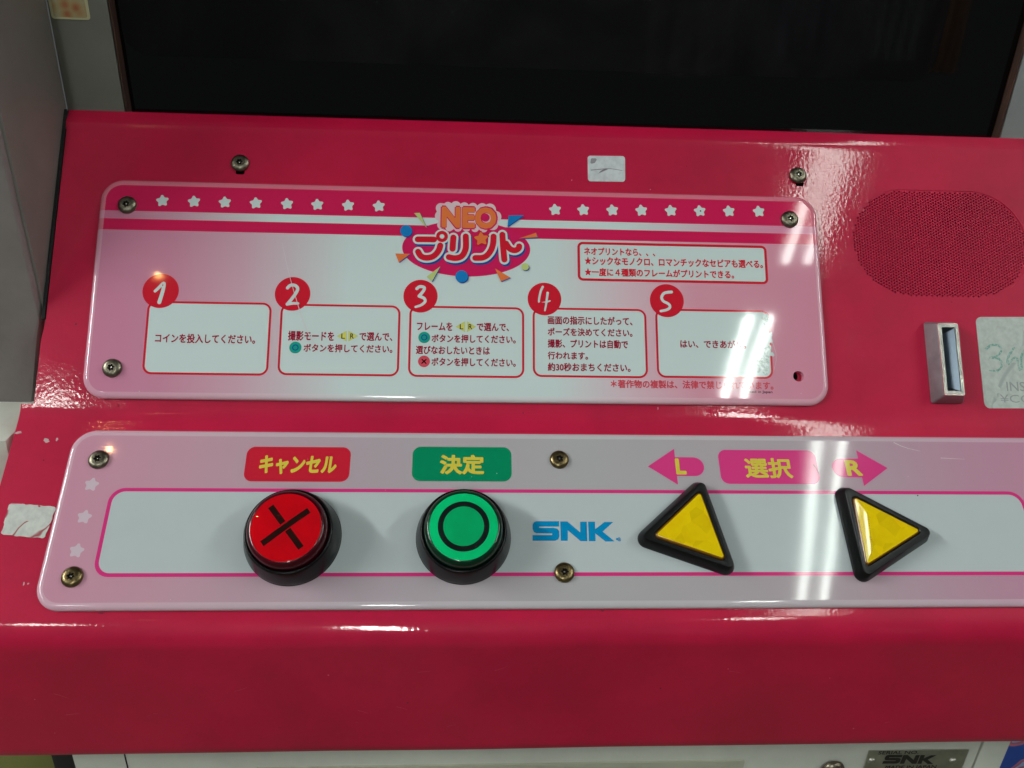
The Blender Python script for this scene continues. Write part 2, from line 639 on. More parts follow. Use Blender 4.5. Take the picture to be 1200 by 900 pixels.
# top lip, bent back a little steeper, with a tiny radius at its fold
lipp = []
T = UP.o + UP.uy * y_top
lp = on_y(600, 144, 0.1515)
for k in range(6):
    a = rad(SU + (62 - SU) * k / 5)
    if k == 0:
        P = T.copy()
    else:
        P = P + 0.0009 * np.array([0, math.cos(a), math.sin(a)])
    lipp.append(P)
lend = np.array([0, 0.1500, lp[1]])
lipp.append(lend)
lipp.append(lend + np.array([0, 0.006, -0.003]))
verts, faces = [], []
for x in (XL_UP - 0.0012, XR):
    verts += [(x, p[1], p[2]) for p in lipp]
K = len(lipp)
faces = [(j, K + j, K + j + 1, j + 1) for j in range(K - 1)]
put('top_lip', mesh('top_lip', verts, faces, M['enamel'], smooth=40), panel)
# left return flange of upper sheet
verts, faces = [], []
for xx_, yy in ((XL_MID, 0.006), (XL_MID, y402 - 0.001), (XL_UP, y385), (XL_UP, y_top)):
    for h in (0, -0.015):
        verts.append(tuple(UP.o + UP.ux * xx_ + UP.uy * yy + UP.n * h))
put('side_flange', mesh('side_flange', verts, [(0, 1, 3, 2), (2, 3, 5, 4), (4, 5, 7, 6)], M['enamel']), panel)

# ------------------------------------------------------------------ print helpers
LAYER = 0.00003


class Printed:
    """a thing on a plane: children are flat prints stacked a few hundredths of a millimetre apart"""

    def __init__(self, root, plane, ox, oy, h0):
        self.root, self.pl, self.ox, self.oy, self.h = root, plane, ox, oy, h0
        self.k = 0

    def loc(self, pts):
        return [(x - self.ox, y - self.oy) for x, y in pts]

    def add(self, name, outer, mat, holes=(), layer=1, parent=None, label=None):
        self.k += 1
        z = self.h + layer * LAYER + self.k * 1.5e-7
        v, f = sheet(self.loc(outer), [self.loc(h) for h in holes], z)
        o = put(name, mesh(name, v, f, mat), parent or self.root)
        if label: o['label'] = label
        return o

    def px(self, u, v):
        return self.pl.at(u, v, PT)


def dense(pts, it=3):
    """Chaikin smoothing of an open stroke"""
    for _ in range(it):
        q = [pts[0]]
        for a, b in zip(pts[:-1], pts[1:]):
            q.append((a[0] * .75 + b[0] * .25, a[1] * .75 + b[1] * .25))
            q.append((a[0] * .25 + b[0] * .75, a[1] * .25 + b[1] * .75))
        q.append(pts[-1])
        pts = q
    return pts


def stroke(pts, w, w1=None, smooth=3, cap=8):
    """outline of a thick stroke with round ends"""
    if smooth: pts = dense(pts, smooth)
    w1 = w if w1 is None else w1
    n = len(pts)
    Lh, Rh = [], []
    for i, p in enumerate(pts):
        a = pts[max(i - 1, 0)]
        b = pts[min(i + 1, n - 1)]
        d = Vector((b[0] - a[0], b[1] - a[1])).normalized()
        r = (w + (w1 - w) * i / (n - 1)) / 2
        Lh.append((p[0] - d.y * r, p[1] + d.x * r))
        Rh.append((p[0] + d.y * r, p[1] - d.x * r))
    d = Vector((pts[-1][0] - pts[-2][0], pts[-1][1] - pts[-2][1])).normalized()
    a0 = math.atan2(d.x, -d.y)
    c1 = [(pts[-1][0] + w1 / 2 * math.cos(a0 - math.pi * k / cap), pts[-1][1] + w1 / 2 * math.sin(a0 - math.pi * k / cap)) for k in range(1, cap)]
    d = Vector((pts[1][0] - pts[0][0], pts[1][1] - pts[0][1])).normalized()
    a0 = math.atan2(-d.x, d.y)
    c0 = [(pts[0][0] + w / 2 * math.cos(a0 - math.pi * k / cap), pts[0][1] + w / 2 * math.sin(a0 - math.pi * k / cap)) for k in range(1, cap)]
    return Lh + c1 + Rh[::-1] + c0


def star(cx, cy, r, rot=0.0, inner=0.52, rnd=0.25):
    p = []
    for k in range(10):
        a = rot + math.pi / 2 + math.pi * k / 5
        rr = r if k % 2 == 0 else r * inner
        p.append((cx + rr * math.cos(a), cy + rr * math.sin(a)))
    return quad_round(p, r * rnd, 4)


FONT_CACHE = {}


def text_mesh(txt, bold=0.0, shear=0.0, spacing=1.0):
    """lettering fattened by laying slightly shifted copies of the outline over one another"""
    base = text_plain(txt, shear, spacing)
    if bold <= 0:
        return base
    bm = bmesh.new()
    nc = 4 if bold < 0.03 else 8
    for k in range(nc):
        a = 2 * math.pi * (k + 0.5) / nc
        n0 = len(bm.verts)
        bm.from_mesh(base)
        bm.verts.ensure_lookup_table()
        for v in bm.verts[n0:]:
            v.co.x += bold * math.cos(a)
            v.co.y += bold * math.sin(a)
            v.co.z = k
    bm.to_mesh(base)
    bm.free()
    return base


def text_plain(txt, shear=0.0, spacing=1.0):
    cu = bpy.data.curves.new('t', 'FONT')
    cu.body = txt
    cu.size = 1.0
    cu.shear = shear
    cu.space_character = spacing
    cu.resolution_u = 3
    ob = bpy.data.objects.new('t', cu)
    COL.objects.link(ob)
    dg = bpy.context.evaluated_depsgraph_get()
    me = bpy.data.meshes.new_from_object(ob.evaluated_get(dg))
    bpy.data.objects.remove(ob)
    return me


def print_text(pr, txt, p0, p1, mat, bold=0.012, layer=3, name='printed_text', shear=0.0, box_px=True, label=None, parent=None, flip=False, spacing=1.0):
    """fit the lettering into the box with top-left pixel p0 and bottom-right pixel p1"""
    me = text_mesh(txt, bold, shear, spacing)
    if not len(me.vertices):
        return None
    co = np.array([v.co[:] for v in me.vertices])
    lo, hi = co.min(0), co.max(0)
    lo[2], hi[2] = 0, 1
    um, vm = (p0[0] + p1[0]) / 2, (p0[1] + p1[1]) / 2
    x0 = pr.px(p0[0], vm)[0] - pr.ox
    x1 = pr.px(p1[0], vm)[0] - pr.ox
    yt = pr.px(um, p0[1])[1] - pr.oy
    yb_ = pr.px(um, p1[1])[1] - pr.oy
    pr.k += 1
    z = pr.h + layer * LAYER + pr.k * 1.5e-7
    for v in me.vertices:
        fx = (v.co.x - lo[0]) / (hi[0] - lo[0])
        if flip: fx = 1 - fx
        v.co = (x0 + fx * (x1 - x0), yb_ + (v.co.y - lo[1]) / (hi[1] - lo[1]) * (yt - yb_), z + v.co.z * 3e-6)
    me.materials.clear()
    me.materials.append(mat)
    bm = bmesh.new()
    bm.from_mesh(me)
    bmesh.ops.recalc_face_normals(bm, faces=bm.faces)
    for f in bm.faces:
        if f.normal.z < 0: f.normal_flip()
    bm.to_mesh(me)
    bm.free()
    o = put(name, me, parent or pr.root)
    if label: o['label'] = label
    return o


def plate(root, corners, r, holes, face_mat, rim_mat, rim=0.0036, ox=0, oy=0):
    """clear sheet: printed face, rounded polished edge around it"""
    outl = quad_round(corners, r, 12)
    outl = ccw(outl)
    cx = sum(p[0] for p in outl) / len(outl)
    n = len(outl)

    def inset(d):
        res = []
        for i in range(n):
            a, p, b = outl[(i - 1) % n], outl[i], outl[(i + 1) % n]
            e = Vector((b[0] - a[0], b[1] - a[1])).normalized()
            res.append((p[0] - e.y * d, p[1] + e.x * d))
        return res
    face = inset(rim)
    v, f = sheet([(x - ox, y - oy) for x, y in face], [[(x - ox, y - oy) for x, y in h] for h in holes], PT, PT)
    f = [q for q in f if not (len(q) == 4 and max(q[0], q[1]) < n)]
    put('printed_face', mesh('printed_face', v, f, face_mat), root)
    loops = []
    for d, z in ((0.0, 0.0002), (0.0, 0.0012), (0.0003, 0.0018), (0.0009, 0.0024), (0.0018, 0.0028), (0.0027, 0.00296), (rim, PT)):
        loops.append([(x - ox, y - oy, z) for x, y in inset(d)])
    v, f = loft(loops, closed_top=False)
    put('polished_rim', mesh('polished_rim', v, f, rim_mat, smooth=60), root)
    return outl


# ------------------------------------------------------------------ upper instruction plate
ux0 = (UP.at(117, 240, 0)[0] + UP.at(100, 453, 0)[0]) / 2
ux1 = (UP.at(957, 260, 0)[0] + UP.at(968, 457, 0)[0]) / 2
uy1 = UP.at(520, 222, 0)[1]
uy0 = UP.at(540, 472, 0)[1]
uox, uoy = (ux0 + ux1) / 2, (uy0 + uy1) / 2
ins = empty('instruction_plate', UP.mat(uox, uoy, 0.0002), 'clear edged pink and white instruction plate with five numbered steps above the buttons', 'instruction plate')


def plate_mat(name, lighten):
    t = gloss(name, (0.5, 0.5, 0.5), rough=0.05)
    tc = t.coord()
    sep = t.n('ShaderNodeSeparateXYZ')
    t.l(tc, sep.inputs[0])
    X, Y = sep.outputs[0], sep.outputs[1]
    return t, X, Y


def upper_mat(name, lighten):
    t, X, Y = plate_mat(name, lighten)
    W = ux1 - ux0
    fx = t.math('DIVIDE', t.math('ADD', X, W / 2), W)
    # printed fade: pink at both ends, white in the middle
    wob = t.math('ADD', fx, t.math('MULTIPLY', t.math('SUBTRACT', Y, 0.0), -1.1))
    base = t.ramp(fx, [(0.0, (0.60, 0.22, 0.34)), (0.10, (0.60, 0.25, 0.36)), (0.20, (0.62, 0.38, 0.46)), (0.34, WHITE_INK), (0.62, WHITE_INK), (0.72, (0.68, 0.50, 0.56)), (0.82, (0.68, 0.31, 0.40)), (1.0, (0.66, 0.26, 0.36))])
    stripe = t.ramp(fx, [(0.0, (0.60, 0.16, 0.28)), (0.12, (0.60, 0.36, 0.44)), (0.24, WHITE_INK), (0.72, WHITE_INK), (0.90, (0.66, 0.30, 0.42)), (1.0, (0.66, 0.16, 0.30))])
    band = (0.60, 0.012, 0.085)

    def yl(v, u=520):
        return U(u, v)[1] - uoy
    y1, y2, y3 = yl(255.7), yl(264.8), yl(277.5)
    g1 = t.math('GREATER_THAN', Y, y3)
    g2 = t.math('MULTIPLY', t.math('GREATER_THAN', Y, y2), t.math('LESS_THAN', Y, y1))
    c = t.mix(g1, base, band)
    c = t.mix(g2, c, stripe)
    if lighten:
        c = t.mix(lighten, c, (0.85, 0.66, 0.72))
    t.l(c, t.b.inputs['Base Color'])
    return t.m


uc = [(ux0, uy0), (ux1, uy0), (ux1, uy1), (ux0, uy1)]
lost = U(935.5, 441)
u_scr = [(148.5, 239.5), (130.5, 431), (926, 256.5)]
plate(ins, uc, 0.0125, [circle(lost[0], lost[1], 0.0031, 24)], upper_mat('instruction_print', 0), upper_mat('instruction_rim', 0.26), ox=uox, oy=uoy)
P = Printed(ins, UP, uox, uoy, PT)

sy = U(520, 238.0 + 4.5)[1]
sr = 0.0044
for i, u in enumerate([190.5, 227.5, 263.7, 300, 336.5, 372, 408, 444]):
    p = U(u, 235.5 + (u - 190) * 0.025)
    P.add('printed_star', star(p[0], p[1], sr, 0.12), M['white_ink'])
for i, u in enumerate([650.5, 683.5, 717.5, 751.5, 786, 820, 854, 889]):
    p = U(u, 246.0 + (u - 650) * 0.0085)
    o = P.add('printed_star', star(p[0], p[1], sr * 1.02, 0.12), M['white_ink'])
    if i == 5:
        P.add('ink_speck', circle(p[0] + 0.0004, p[1], 0.0005, 8), M['black_ink'], layer=2)


def rbox(tl, tr, bl, br, r, wdt, mat, fill, lay=1):
    a, b, c, d = U(*tl), U(*tr), U(*br), U(*bl)
    x0, x1 = (a[0] + d[0]) / 2, (b[0] + c[0]) / 2
    y1, y0 = (a[1] + b[1]) / 2, (c[1] + d[1]) / 2
    o_ = quad_round([(x0 - wdt / 2, y0 - wdt / 2), (x1 + wdt / 2, y0 - wdt / 2), (x1 + wdt / 2, y1 + wdt / 2), (x0 - wdt / 2, y1 + wdt / 2)], r, 8)
    i_ = quad_round([(x0 + wdt / 2, y0 + wdt / 2), (x1 - wdt / 2, y0 + wdt / 2), (x1 - wdt / 2, y1 - wdt / 2), (x0 + wdt / 2, y1 - wdt / 2)], r - wdt, 8)
    P.add('box_fill', o_, fill, layer=lay)
    P.add('box_outline', o_, mat, holes=[i_], layer=lay + 1)


lw = 0.0012
rbox((174.5, 354), (317, 356), (168, 437.5), (313.5, 439), 0.0050, lw, M['red_ink'], M['white_ink'])
rbox((331, 357), (468.5, 359.5), (326, 438), (466, 440.5), 0.0050, lw, M['red_ink'], M['white_ink'])
rbox((482, 359.5), (613.5, 361.5), (478.5, 440.5), (612.5, 442), 0.0050, lw, M['red_ink'], M['white_ink'])
rbox((626.5, 362), (755.5, 363), (624.5, 440.8), (758.5, 442), 0.0050, lw, M['red_ink'], M['white_ink'])
rbox((769, 363), (901, 365), (771, 441.5), (904.5, 443), 0.0050, lw, M['red_ink'], M['white_ink'])
rbox((677.5, 286.5), (896.5, 288), (679, 329), (898.5, 330.5), 0.0032, 0.0015, M['red_ink'], M['white_ink'])

num_c = [(188.5, 341, 21.3), (343, 344.5, 20.8), (492.8, 347.2, 20), (638, 350.5, 19.7), (781.3, 352.5, 19.8)]
for (u, v, r) in num_c:
    c = U(u, v)
    rr = U(u + r, v)[0] - c[0]
    P.add('step_disc', circle(c[0], c[1], rr, 48), M['red_ink'], layer=3)


def px_stroke(pts, org, sc, w, mat, lay, name, w1=None, smooth=3, off=(0, 0), parent=None):
    q = [U(org[0] + x / sc + off[0], org[1] + y / sc + off[1]) for x, y in pts]
    mm_px = abs(U(500, 340)[0] - U(501, 340)[0])
    return P.add(name, stroke(q, 1.3 * w / sc * mm_px, None if w1 is None else 1.3 * w1 / sc * mm_px, smooth), mat, layer=lay, parent=parent)


WI = M['white_ink']
o1, s1 = (160, 320), 6.925
px_stroke([(152, 148), (185, 118), (228, 72), (222, 120), (205, 180), (186, 238)], o1, s1, 17, WI, 4, 'step_numeral', 24)
o2 = (320, 320)
px_stroke([(118, 122), (140, 98), (180, 98), (205, 125), (190, 160), (150, 215), (118, 252)], o2, s1, 20, WI, 4, 'step_numeral', smooth=2)
px_stroke([(116, 254), (160, 246), (204, 248)], o2, s1, 20, WI, 5, 'step_numeral', 15)
o3, s3 = (470, 320), 6.92
px_stroke([(128, 128), (150, 108), (196, 116), (180, 150), (146, 188)], o3, s3, 19, WI, 4, 'step_numeral', smooth=2)
px_stroke([(148, 188), (190, 205), (200, 232), (165, 262), (118, 276)], o3, s3, 21, WI, 5, 'step_numeral', 14, smooth=2)
o4, s4 = (600, 325), 12.0
px_stroke([(432, 135), (400, 200), (382, 290), (376, 358), (400, 366), (460, 356), (532, 334)], o4, s4, 26, WI, 4, 'step_numeral', 17, smooth=2)
px_stroke([(500, 222), (490, 300), (478, 390), (462, 468)], o4, s4, 29, WI, 5, 'step_numeral', 17)
o5, s5 = (760, 320), 5.4545
px_stroke([(146, 122), (118, 124), (94, 130), (80, 158), (92, 182), (128, 196), (140, 218), (120, 236), (78, 244)], o5, s5, 15, WI, 4, 'step_numeral', 13, smooth=2)

TX = M['text_ink']


def tx(s, x0, y0, x1, y1, bold=0.031, mat=TX, lay=3, **kw):
    print_text(P, s, (x0, y0), (x1, y1), mat, bold, lay, **kw)


def lr_icons(u0, v0, u1, v1, ur0, ur1):
    vm = (v0 + v1) / 2
    for (pts, ch, cx_) in (([(u0, vm), (u1, v0), (u1, v1)], 'L', u0 + (u1 - u0) * 0.64), ([(ur1, vm), (ur0, v1), (ur0, v0)], 'R', ur0 + (ur1 - ur0) * 0.36)):
        q = [U(*p) for p in pts]
        P.add('arrow_icon', q, M['lime_ink'], layer=3)
        cg = (sum(p[0] for p in q) / 3, sum(p[1] for p in q) / 3)
        P.add('arrow_icon', [(cg[0] + (p[0] - cg[0]) * 0.84, cg[1] + (p[1] - cg[1]) * 0.84) for p in q], M['pale_yellow_ink'], layer=4)
        w = (v1 - v0) * 0.24
        tx(ch, cx_ - w * 0.7, vm - w, cx_ + w * 0.7, vm + w, 0.02, M['black_ink'], 5)


def o_icon(u, v, r, mat, cross=False):
    c = U(u, v)
    rr = U(u + r, v)[0] - c[0]
    P.add('button_icon', circle(c[0], c[1], rr, 32), mat, layer=3)
    if cross:
        for s in (1, -1):
            a = rr * 0.34
            P.add('button_icon', stroke([(c[0] - a, c[1] - a * s), (c[0] + a, c[1] + a * s)], rr * 0.2, smooth=0), M['symbol_dark'], layer=4 if s > 0 else 5)
    else:
        P.add('button_icon', circle(c[0], c[1], rr * 0.52, 24), M['navy_ink'], holes=[circle(c[0], c[1], rr * 0.36, 24)], layer=4)


tx('コインを投入してください。', 181.9, 391.5, 299.3, 402.6)
tx('撮影モードを', 337.7, 388, 391.8, 399.6)
lr_icons(394.8, 387.6, 406.4, 400.4, 408.4, 420)
tx('で選んで、', 421.2, 389.6, 460, 399.8)
o_icon(346.3, 407.4, 7.2, M['teal_ink'])
tx('ボタンを押してください。', 355.8, 403.6, 460, 413.3)
tx('フレームを', 488.5, 377.6, 530.4, 387.6)
lr_icons(533.8, 376.6, 544.9, 389.4, 547.3, 558.0)
tx('で選んで、', 558.6, 378.6, 596.4, 388.4)
o_icon(497.2, 395.6, 6.9, M['teal_ink'])
tx('ボタンを押してください。', 505.8, 392.4, 604.4, 402.2)
tx('選びなおしたいときは', 487.3, 405.8, 574, 415.6)
o_icon(496.9, 423.6, 7.0, M['notice_ink'], True)
tx('ボタンを押してください。', 505.6, 419.6, 604.4, 429.6)
tx('画面の指示にしたがって、', 641.8, 371, 741, 381)
tx('ポーズを決めてください。', 641.8, 384.8, 741, 394.4)
tx('撮影、プリントは自動で', 641.8, 398.2, 735.8, 408.2)
tx('行われます。', 641.8, 412.2, 689, 421.6)
tx('約30秒おまちください。', 641.8, 425.6, 738.8, 435.6)
tx('はい、できあがり。', 797, 398.6, 874, 408.2)
RI = M['red_ink']
tx('ネオプリントなら、、、', 684.3, 290.8, 767.5, 299.8, 0.034, RI)
tx('★シックなモノクロ、ロマンチックなセピアも選べる。', 685, 303, 893.6, 312.6, 0.034, RI)
tx('★一度に４種類のフレームがプリントできる。', 685, 315.6, 860, 325.2, 0.034, RI)
tx('＊著作物の複製は、法律で禁じられています。', 715.5, 446, 906, 455.8, 0.032, M['notice_ink'])
tx('Printed in Japan', 870, 457.6, 905, 461.6, 0.015, M['black_ink'])

# logo
lo_o, lo_s = (450, 220), 6.0


def lg(x, y):
    return U(lo_o[0] + x / lo_s, lo_o[1] + y / lo_s)


mmpx = abs(U(500, 290)[0] - U(501, 290)[0]) / lo_s
c = lg(580, 428)
rx, ry = (lg(1030, 428)[0] - lg(130, 428)[0]) / 2, (lg(580, 232)[1] - lg(580, 624)[1]) / 2
P.add('logo_ellipse', circle(c[0], c[1], rx, 96, ry=ry), M['magenta_ink'], layer=2)
# scalloped cloud behind NEO
cl = [(400, 145, 36), (450, 135, 34), (505, 132, 36), (565, 138, 34), (625, 142, 34), (690, 148, 38), (745, 155, 42), (785, 205, 40), (765, 262, 38), (700, 285, 30), (640, 285, 28), (580, 282, 28), (520, 282, 28), (460, 278, 30), (408, 262, 34), (394, 200, 36)]
co_ = []
cxm, cym = 590, 208
for k in range(240):
    a = 2 * math.pi * k / 240
    dx, dy = math.cos(a), math.sin(a)
    best = 0
    for (x, y, r) in cl:
        bx, by = x - cxm, y - cym
        tproj = bx * dx + by * dy
        d2 = bx * bx + by * by - tproj * tproj
        if d2 < r * r and tproj > 0:
            best = max(best, tproj + math.sqrt(r * r - d2))
    best = best or 80
    co_.append(lg(cxm + dx * best, cym + dy * best))
P.add('logo_cloud', co_, M['cloud_ink'], layer=3)
o = print_text(P, 'NEO', (450 + 397 / 6, 220 + 128 / 6), (450 + 800 / 6, 220 + 296 / 6), M['magenta_ink'], 0.085, 4, name='logo_letters', spacing=1.06)
o = print_text(P, 'NEO', (450 + 405 / 6, 220 + 137 / 6), (450 + 790 / 6, 220 + 287 / 6), M['orange_ink'], 0.06, 5, name='logo_letters', spacing=1.06)
P.add('logo_letters', circle(*lg(713, 212), 31 * mmpx, 24), M['magenta_ink'], layer=5.8)

kana = [
    [(238, 365), (300, 365), (352, 366)],
    [(240, 452), (258, 486), (300, 498), (350, 486), (386, 446), (396, 408)],
    [(488, 352), (484, 400), (482, 432)],
    [(575, 344), (577, 400), (574, 440), (548, 488), (500, 500), (456, 490)],
    [(770, 345), (768, 400), (748, 455), (705, 496), (642, 496)],
    [(832, 332), (836, 400), (842, 470), (846, 508)],
    [(858, 395), (882, 434), (920, 446), (948, 430), (950, 414)],
]


def circ_px(x, y, r, n=40):
    q = lg(x, y)
    return circle(q[0], q[1], r * mmpx, n)


for lay, w, mt, off in ((6, 72, M['navy_ink'], (9, 14)), (8, 72, M['white_ink'], (0, 0)), (12, 43, M['red_ink'], (0, 0))):
    for i, s in enumerate(kana):
        q = [lg(x + off[0], y + off[1]) for x, y in s]
        P.add('logo_stroke', stroke(q, w * mmpx, smooth=3), mt, layer=lay + i * 0.25)
    if lay == 6:
        P.add('logo_stroke', circ_px(408 + 9, 345 + 14, 50), mt, layer=lay + 1.9)
    elif lay == 8:
        P.add('logo_stroke', circ_px(408, 345, 54), mt, layer=lay + 1.9)
    else:
        q = lg(408, 345)
        P.add('logo_stroke', circle(q[0], q[1], 42 * mmpx), mt, holes=[circle(q[0], q[1], 17 * mmpx, 24)], layer=lay + 1.9)
q = lg(684, 362)
P.add('logo_star', star(q[0], q[1], 72 * mmpx, 0.1, 0.5, 0.12), M['red_ink'], layer=15)
P.add('logo_star', star(q[0], q[1], 60 * mmpx, 0.1, 0.5, 0.12), M['orange_ink'], layer=16)
conf = [([(212, 182), (252, 180), (302, 286)], 'lime_ink'), ([(876, 198), (982, 196), (868, 278)], 'blue_ink'), ([(948, 360), (1068, 320), (1080, 352)], 'orange_ink'),
        ([(80, 465), (185, 468), (105, 528)], 'orange_ink'), ([(300, 628), (396, 556), (338, 662)], 'lime_ink'), ([(780, 570), (888, 634), (822, 662)], 'orange_ink')]
for i, (pts, mt) in enumerate(conf):
    P.add('confetti_shape', [lg(x + 5, y + 5) for x, y in pts], M['navy_ink'], layer=17)
    P.add('confetti_shape', [lg(x, y) for x, y in pts], M[mt], layer=18)
for (x, y, r, mt) in ((156, 306, 42, 'blue_ink'), (546, 626, 44, 'blue_ink'), (992, 558, 26, 'lime_ink')):
    P.add('confetti_shape', circ_px(x + 5, y + 6, r), M['navy_ink'], layer=17)
    P.add('confetti_shape', circ_px(x, y, r), M[mt], layer=18)

# worn, flaked patch of print at box 5
M['worn'] = None
t = gloss('worn_print', (0.36, 0.44, 0.42), rough=0.12)
g = t.coord()
cc = t.ramp(t.noise(420, 4, 0.7, vec=g), [(0.40, (0.25, 0.33, 0.31)), (0.52, (0.46, 0.55, 0.53)), (0.62, (0.70, 0.78, 0.77))])
t.l(cc, t.b.inputs['Base Color'])
M['worn'] = t.m


def blob(u, v, r, n=40, seed=0, sx=1, sy_=1, amp=0.45):
    q = U(u, v)
    out = []
    for k in range(n):
        a = 2 * math.pi * k / n
        f = 1 + amp * noise.noise(Vector((math.cos(a) * 1.7, math.sin(a) * 1.7, seed * 3.3))) * 1.6 + 0.10 * noise.noise(Vector((math.cos(a) * 7, math.sin(a) * 7, seed)))
        out.append((q[0] + r * sx * f * math.cos(a), q[1] + r * sy_ * f * math.sin(a)))
    return out


for i, (u, v, r, sx_, sy_, mt) in enumerate([(893, 428, 0.0042, 1.0, 1.2, 'worn'), (899, 411, 0.0026, 0.9, 1.3, 'worn'), (897, 374, 0.0022, 1.0, 1.3, 'worn'), (902, 396, 0.0018, 0.8, 1.6, 'white_ink'), (895, 404, 0.0020, 1.2, 0.8, 'white_ink'), (904, 415, 0.0014, 1, 1, 'white_ink')]):
    P.add('worn_patch', blob(u, v, r, 48, i + 1, sx_, sy_), M[mt], layer=6 + i * 0.3, label='flaked grey patch of worn print')

# ------------------------------------------------------------------ lower button plate
lx0 = (LOW.at(80, 546.7, 0)[0] + LOW.at(44.8, 688, 0)[0]) / 2
lx1 = 0.312
ly1 = LOW.at(600, 509.5, 0)[1]
ly0 = LOW.at(600, 714.5, 0)[1]
lox, loy = (lx0 + lx1) / 2, (ly0 + ly1) / 2
btn = empty('button_plate', LOW.mat(lox, loy, 0.0002), 'wide pale lilac plate with pink outline that surrounds the four push buttons', 'button plate')


def lower_mat(name, lighten):
    t, X, Y = plate_mat(name, 0)
    W = lx1 - lx0
    fx = t.math('DIVIDE', t.math('ADD', X, W / 2), W)
    base = t.ramp(fx, [(0.0, (0.60, 0.28, 0.38)), (0.10, (0.56, 0.31, 0.39)), (0.28, (0.44, 0.36, 0.40)), (0.50, (0.42, 0.41, 0.42)), (0.72, (0.44, 0.37, 0.40)), (0.9, (0.50, 0.27, 0.36)), (1.0, (0.52, 0.25, 0.35))])
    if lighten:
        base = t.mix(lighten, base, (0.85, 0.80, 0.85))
    t.l(base, t.b.inputs['Base Color'])
    return t.m


lc = [(lx0, ly0), (lx1, ly0), (lx1, ly1), (lx0, ly1)]
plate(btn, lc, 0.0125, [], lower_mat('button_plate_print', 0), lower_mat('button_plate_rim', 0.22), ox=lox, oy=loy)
Q = Printed(btn, LOW, lox, loy, PT)
bx0 = (L(127.5, 600)[0] + L(112, 661)[0]) / 2
bx1 = L(1208, 620)[0]
by1 = L(600, 575.7)[1]
by0 = L(600, 673.2)[1]
w2 = 0.0019
o_ = quad_round([(bx0 - w2 / 2, by0 - w2 / 2), (bx1 + w2 / 2, by0 - w2 / 2), (bx1 + w2 / 2, by1 + w2 / 2), (bx0 - w2 / 2, by1 + w2 / 2)], 0.0078, 8)
i_ = quad_round([(bx0 + w2 / 2, by0 + w2 / 2), (bx1 - w2 / 2, by0 + w2 / 2), (bx1 - w2 / 2, by1 - w2 / 2), (bx0 + w2 / 2, by1 - w2 / 2)], 0.0062, 8)
Q.add('inner_field', o_, M['inner_white'], layer=1)
Q.add('field_outline', o_, M['pink_line'], holes=[i_], layer=2)
for (u, v) in ((107.5, 568), (99, 606), (90, 645.5)):
    p = L(u, v)
    Q.add('printed_star', star(p[0], p[1], 0.0046, -0.12), M['pale_star'], layer=1)


def lbox(tl, tr, bl, br, r, mat, name='label_patch'):
    q = [L(*bl), L(*br), L(*tr), L(*tl)]
    x0, x1 = (q[0][0] + q[3][0]) / 2, (q[1][0] + q[2][0]) / 2
    y0, y1 = (q[0][1] + q[1][1]) / 2, (q[2][1] + q[3][1]) / 2
    Q.add(name, quad_round([(x0, y0), (x1, y0), (x1, y1), (x0, y1)], r, 8), mat, layer=3)


lbox((289.5, 524), (411.4, 524), (285.6, 564.6), (409.3, 564.6), 0.0045, M['label_red'])
lbox((483.2, 524), (599.4, 524), (483.2, 564.2), (599.4, 564.2), 0.0045, M['label_green'])
lbox((841, 527.6), (957, 527.8), (845, 567.2), (959, 567.6), 0.0045, M['arrow_pink'])
YI = M['yellow_ink']


def lt(s, x0, y0, x1, y1, bold, shear=0.0, mat=YI):
    print_text(Q, s, (x0, y0), (x1, y1), mat, bold, 5, shear=shear)


lt('キャンセル', 304, 534, 394.6, 556, 0.045, 0.08)
lt('決定', 515.5, 533.2, 567.5, 556.2, 0.042)
lt('選択', 872.5, 537, 927.8, 560.6, 0.030)


def arrow(tip, bt, bb, sh_t, sh_b, end_u):
    tp, a, b = L(*tip), L(*bt), L(*bb)
    ax_ = (a[0] + b[0]) / 2
    s = 1 if end_u > bt[0] else -1
    ym = (L(bt[0], sh_t)[1] + L(bt[0], sh_b)[1]) / 2
    hh = abs(L(bt[0], sh_t)[1] - L(bt[0], sh_b)[1]) / 2
    ex = L(end_u, (sh_t + sh_b) / 2)[0] - s * hh
    hy = (a[1] - b[1]) / 2
    arc = [(ex + s * hh * math.sin(math.pi * k / 12), ym + hh * math.cos(math.pi * k / 12)) for k in range(13)]
    pts = [(tp[0], ym), (ax_, ym + hy), (ax_, ym + hh)] + arc + [(ax_, ym - hh), (ax_, ym - hy)]
    Q.add('arrow_mark', pts, M['arrow_pink'], layer=3)


arrow((759, 546), (789.6, 526), (794.4, 568), 536, 558, 824.8)
arrow((1040, 549.4), (1003, 528), (1012.4, 570), 537.6, 559.6, 975)
lt('L', 791.5, 537.5, 803.8, 556.4, 0.05, -0.0)
lt('R', 991, 539.5, 1009.5, 557.8, 0.04, -0.0)

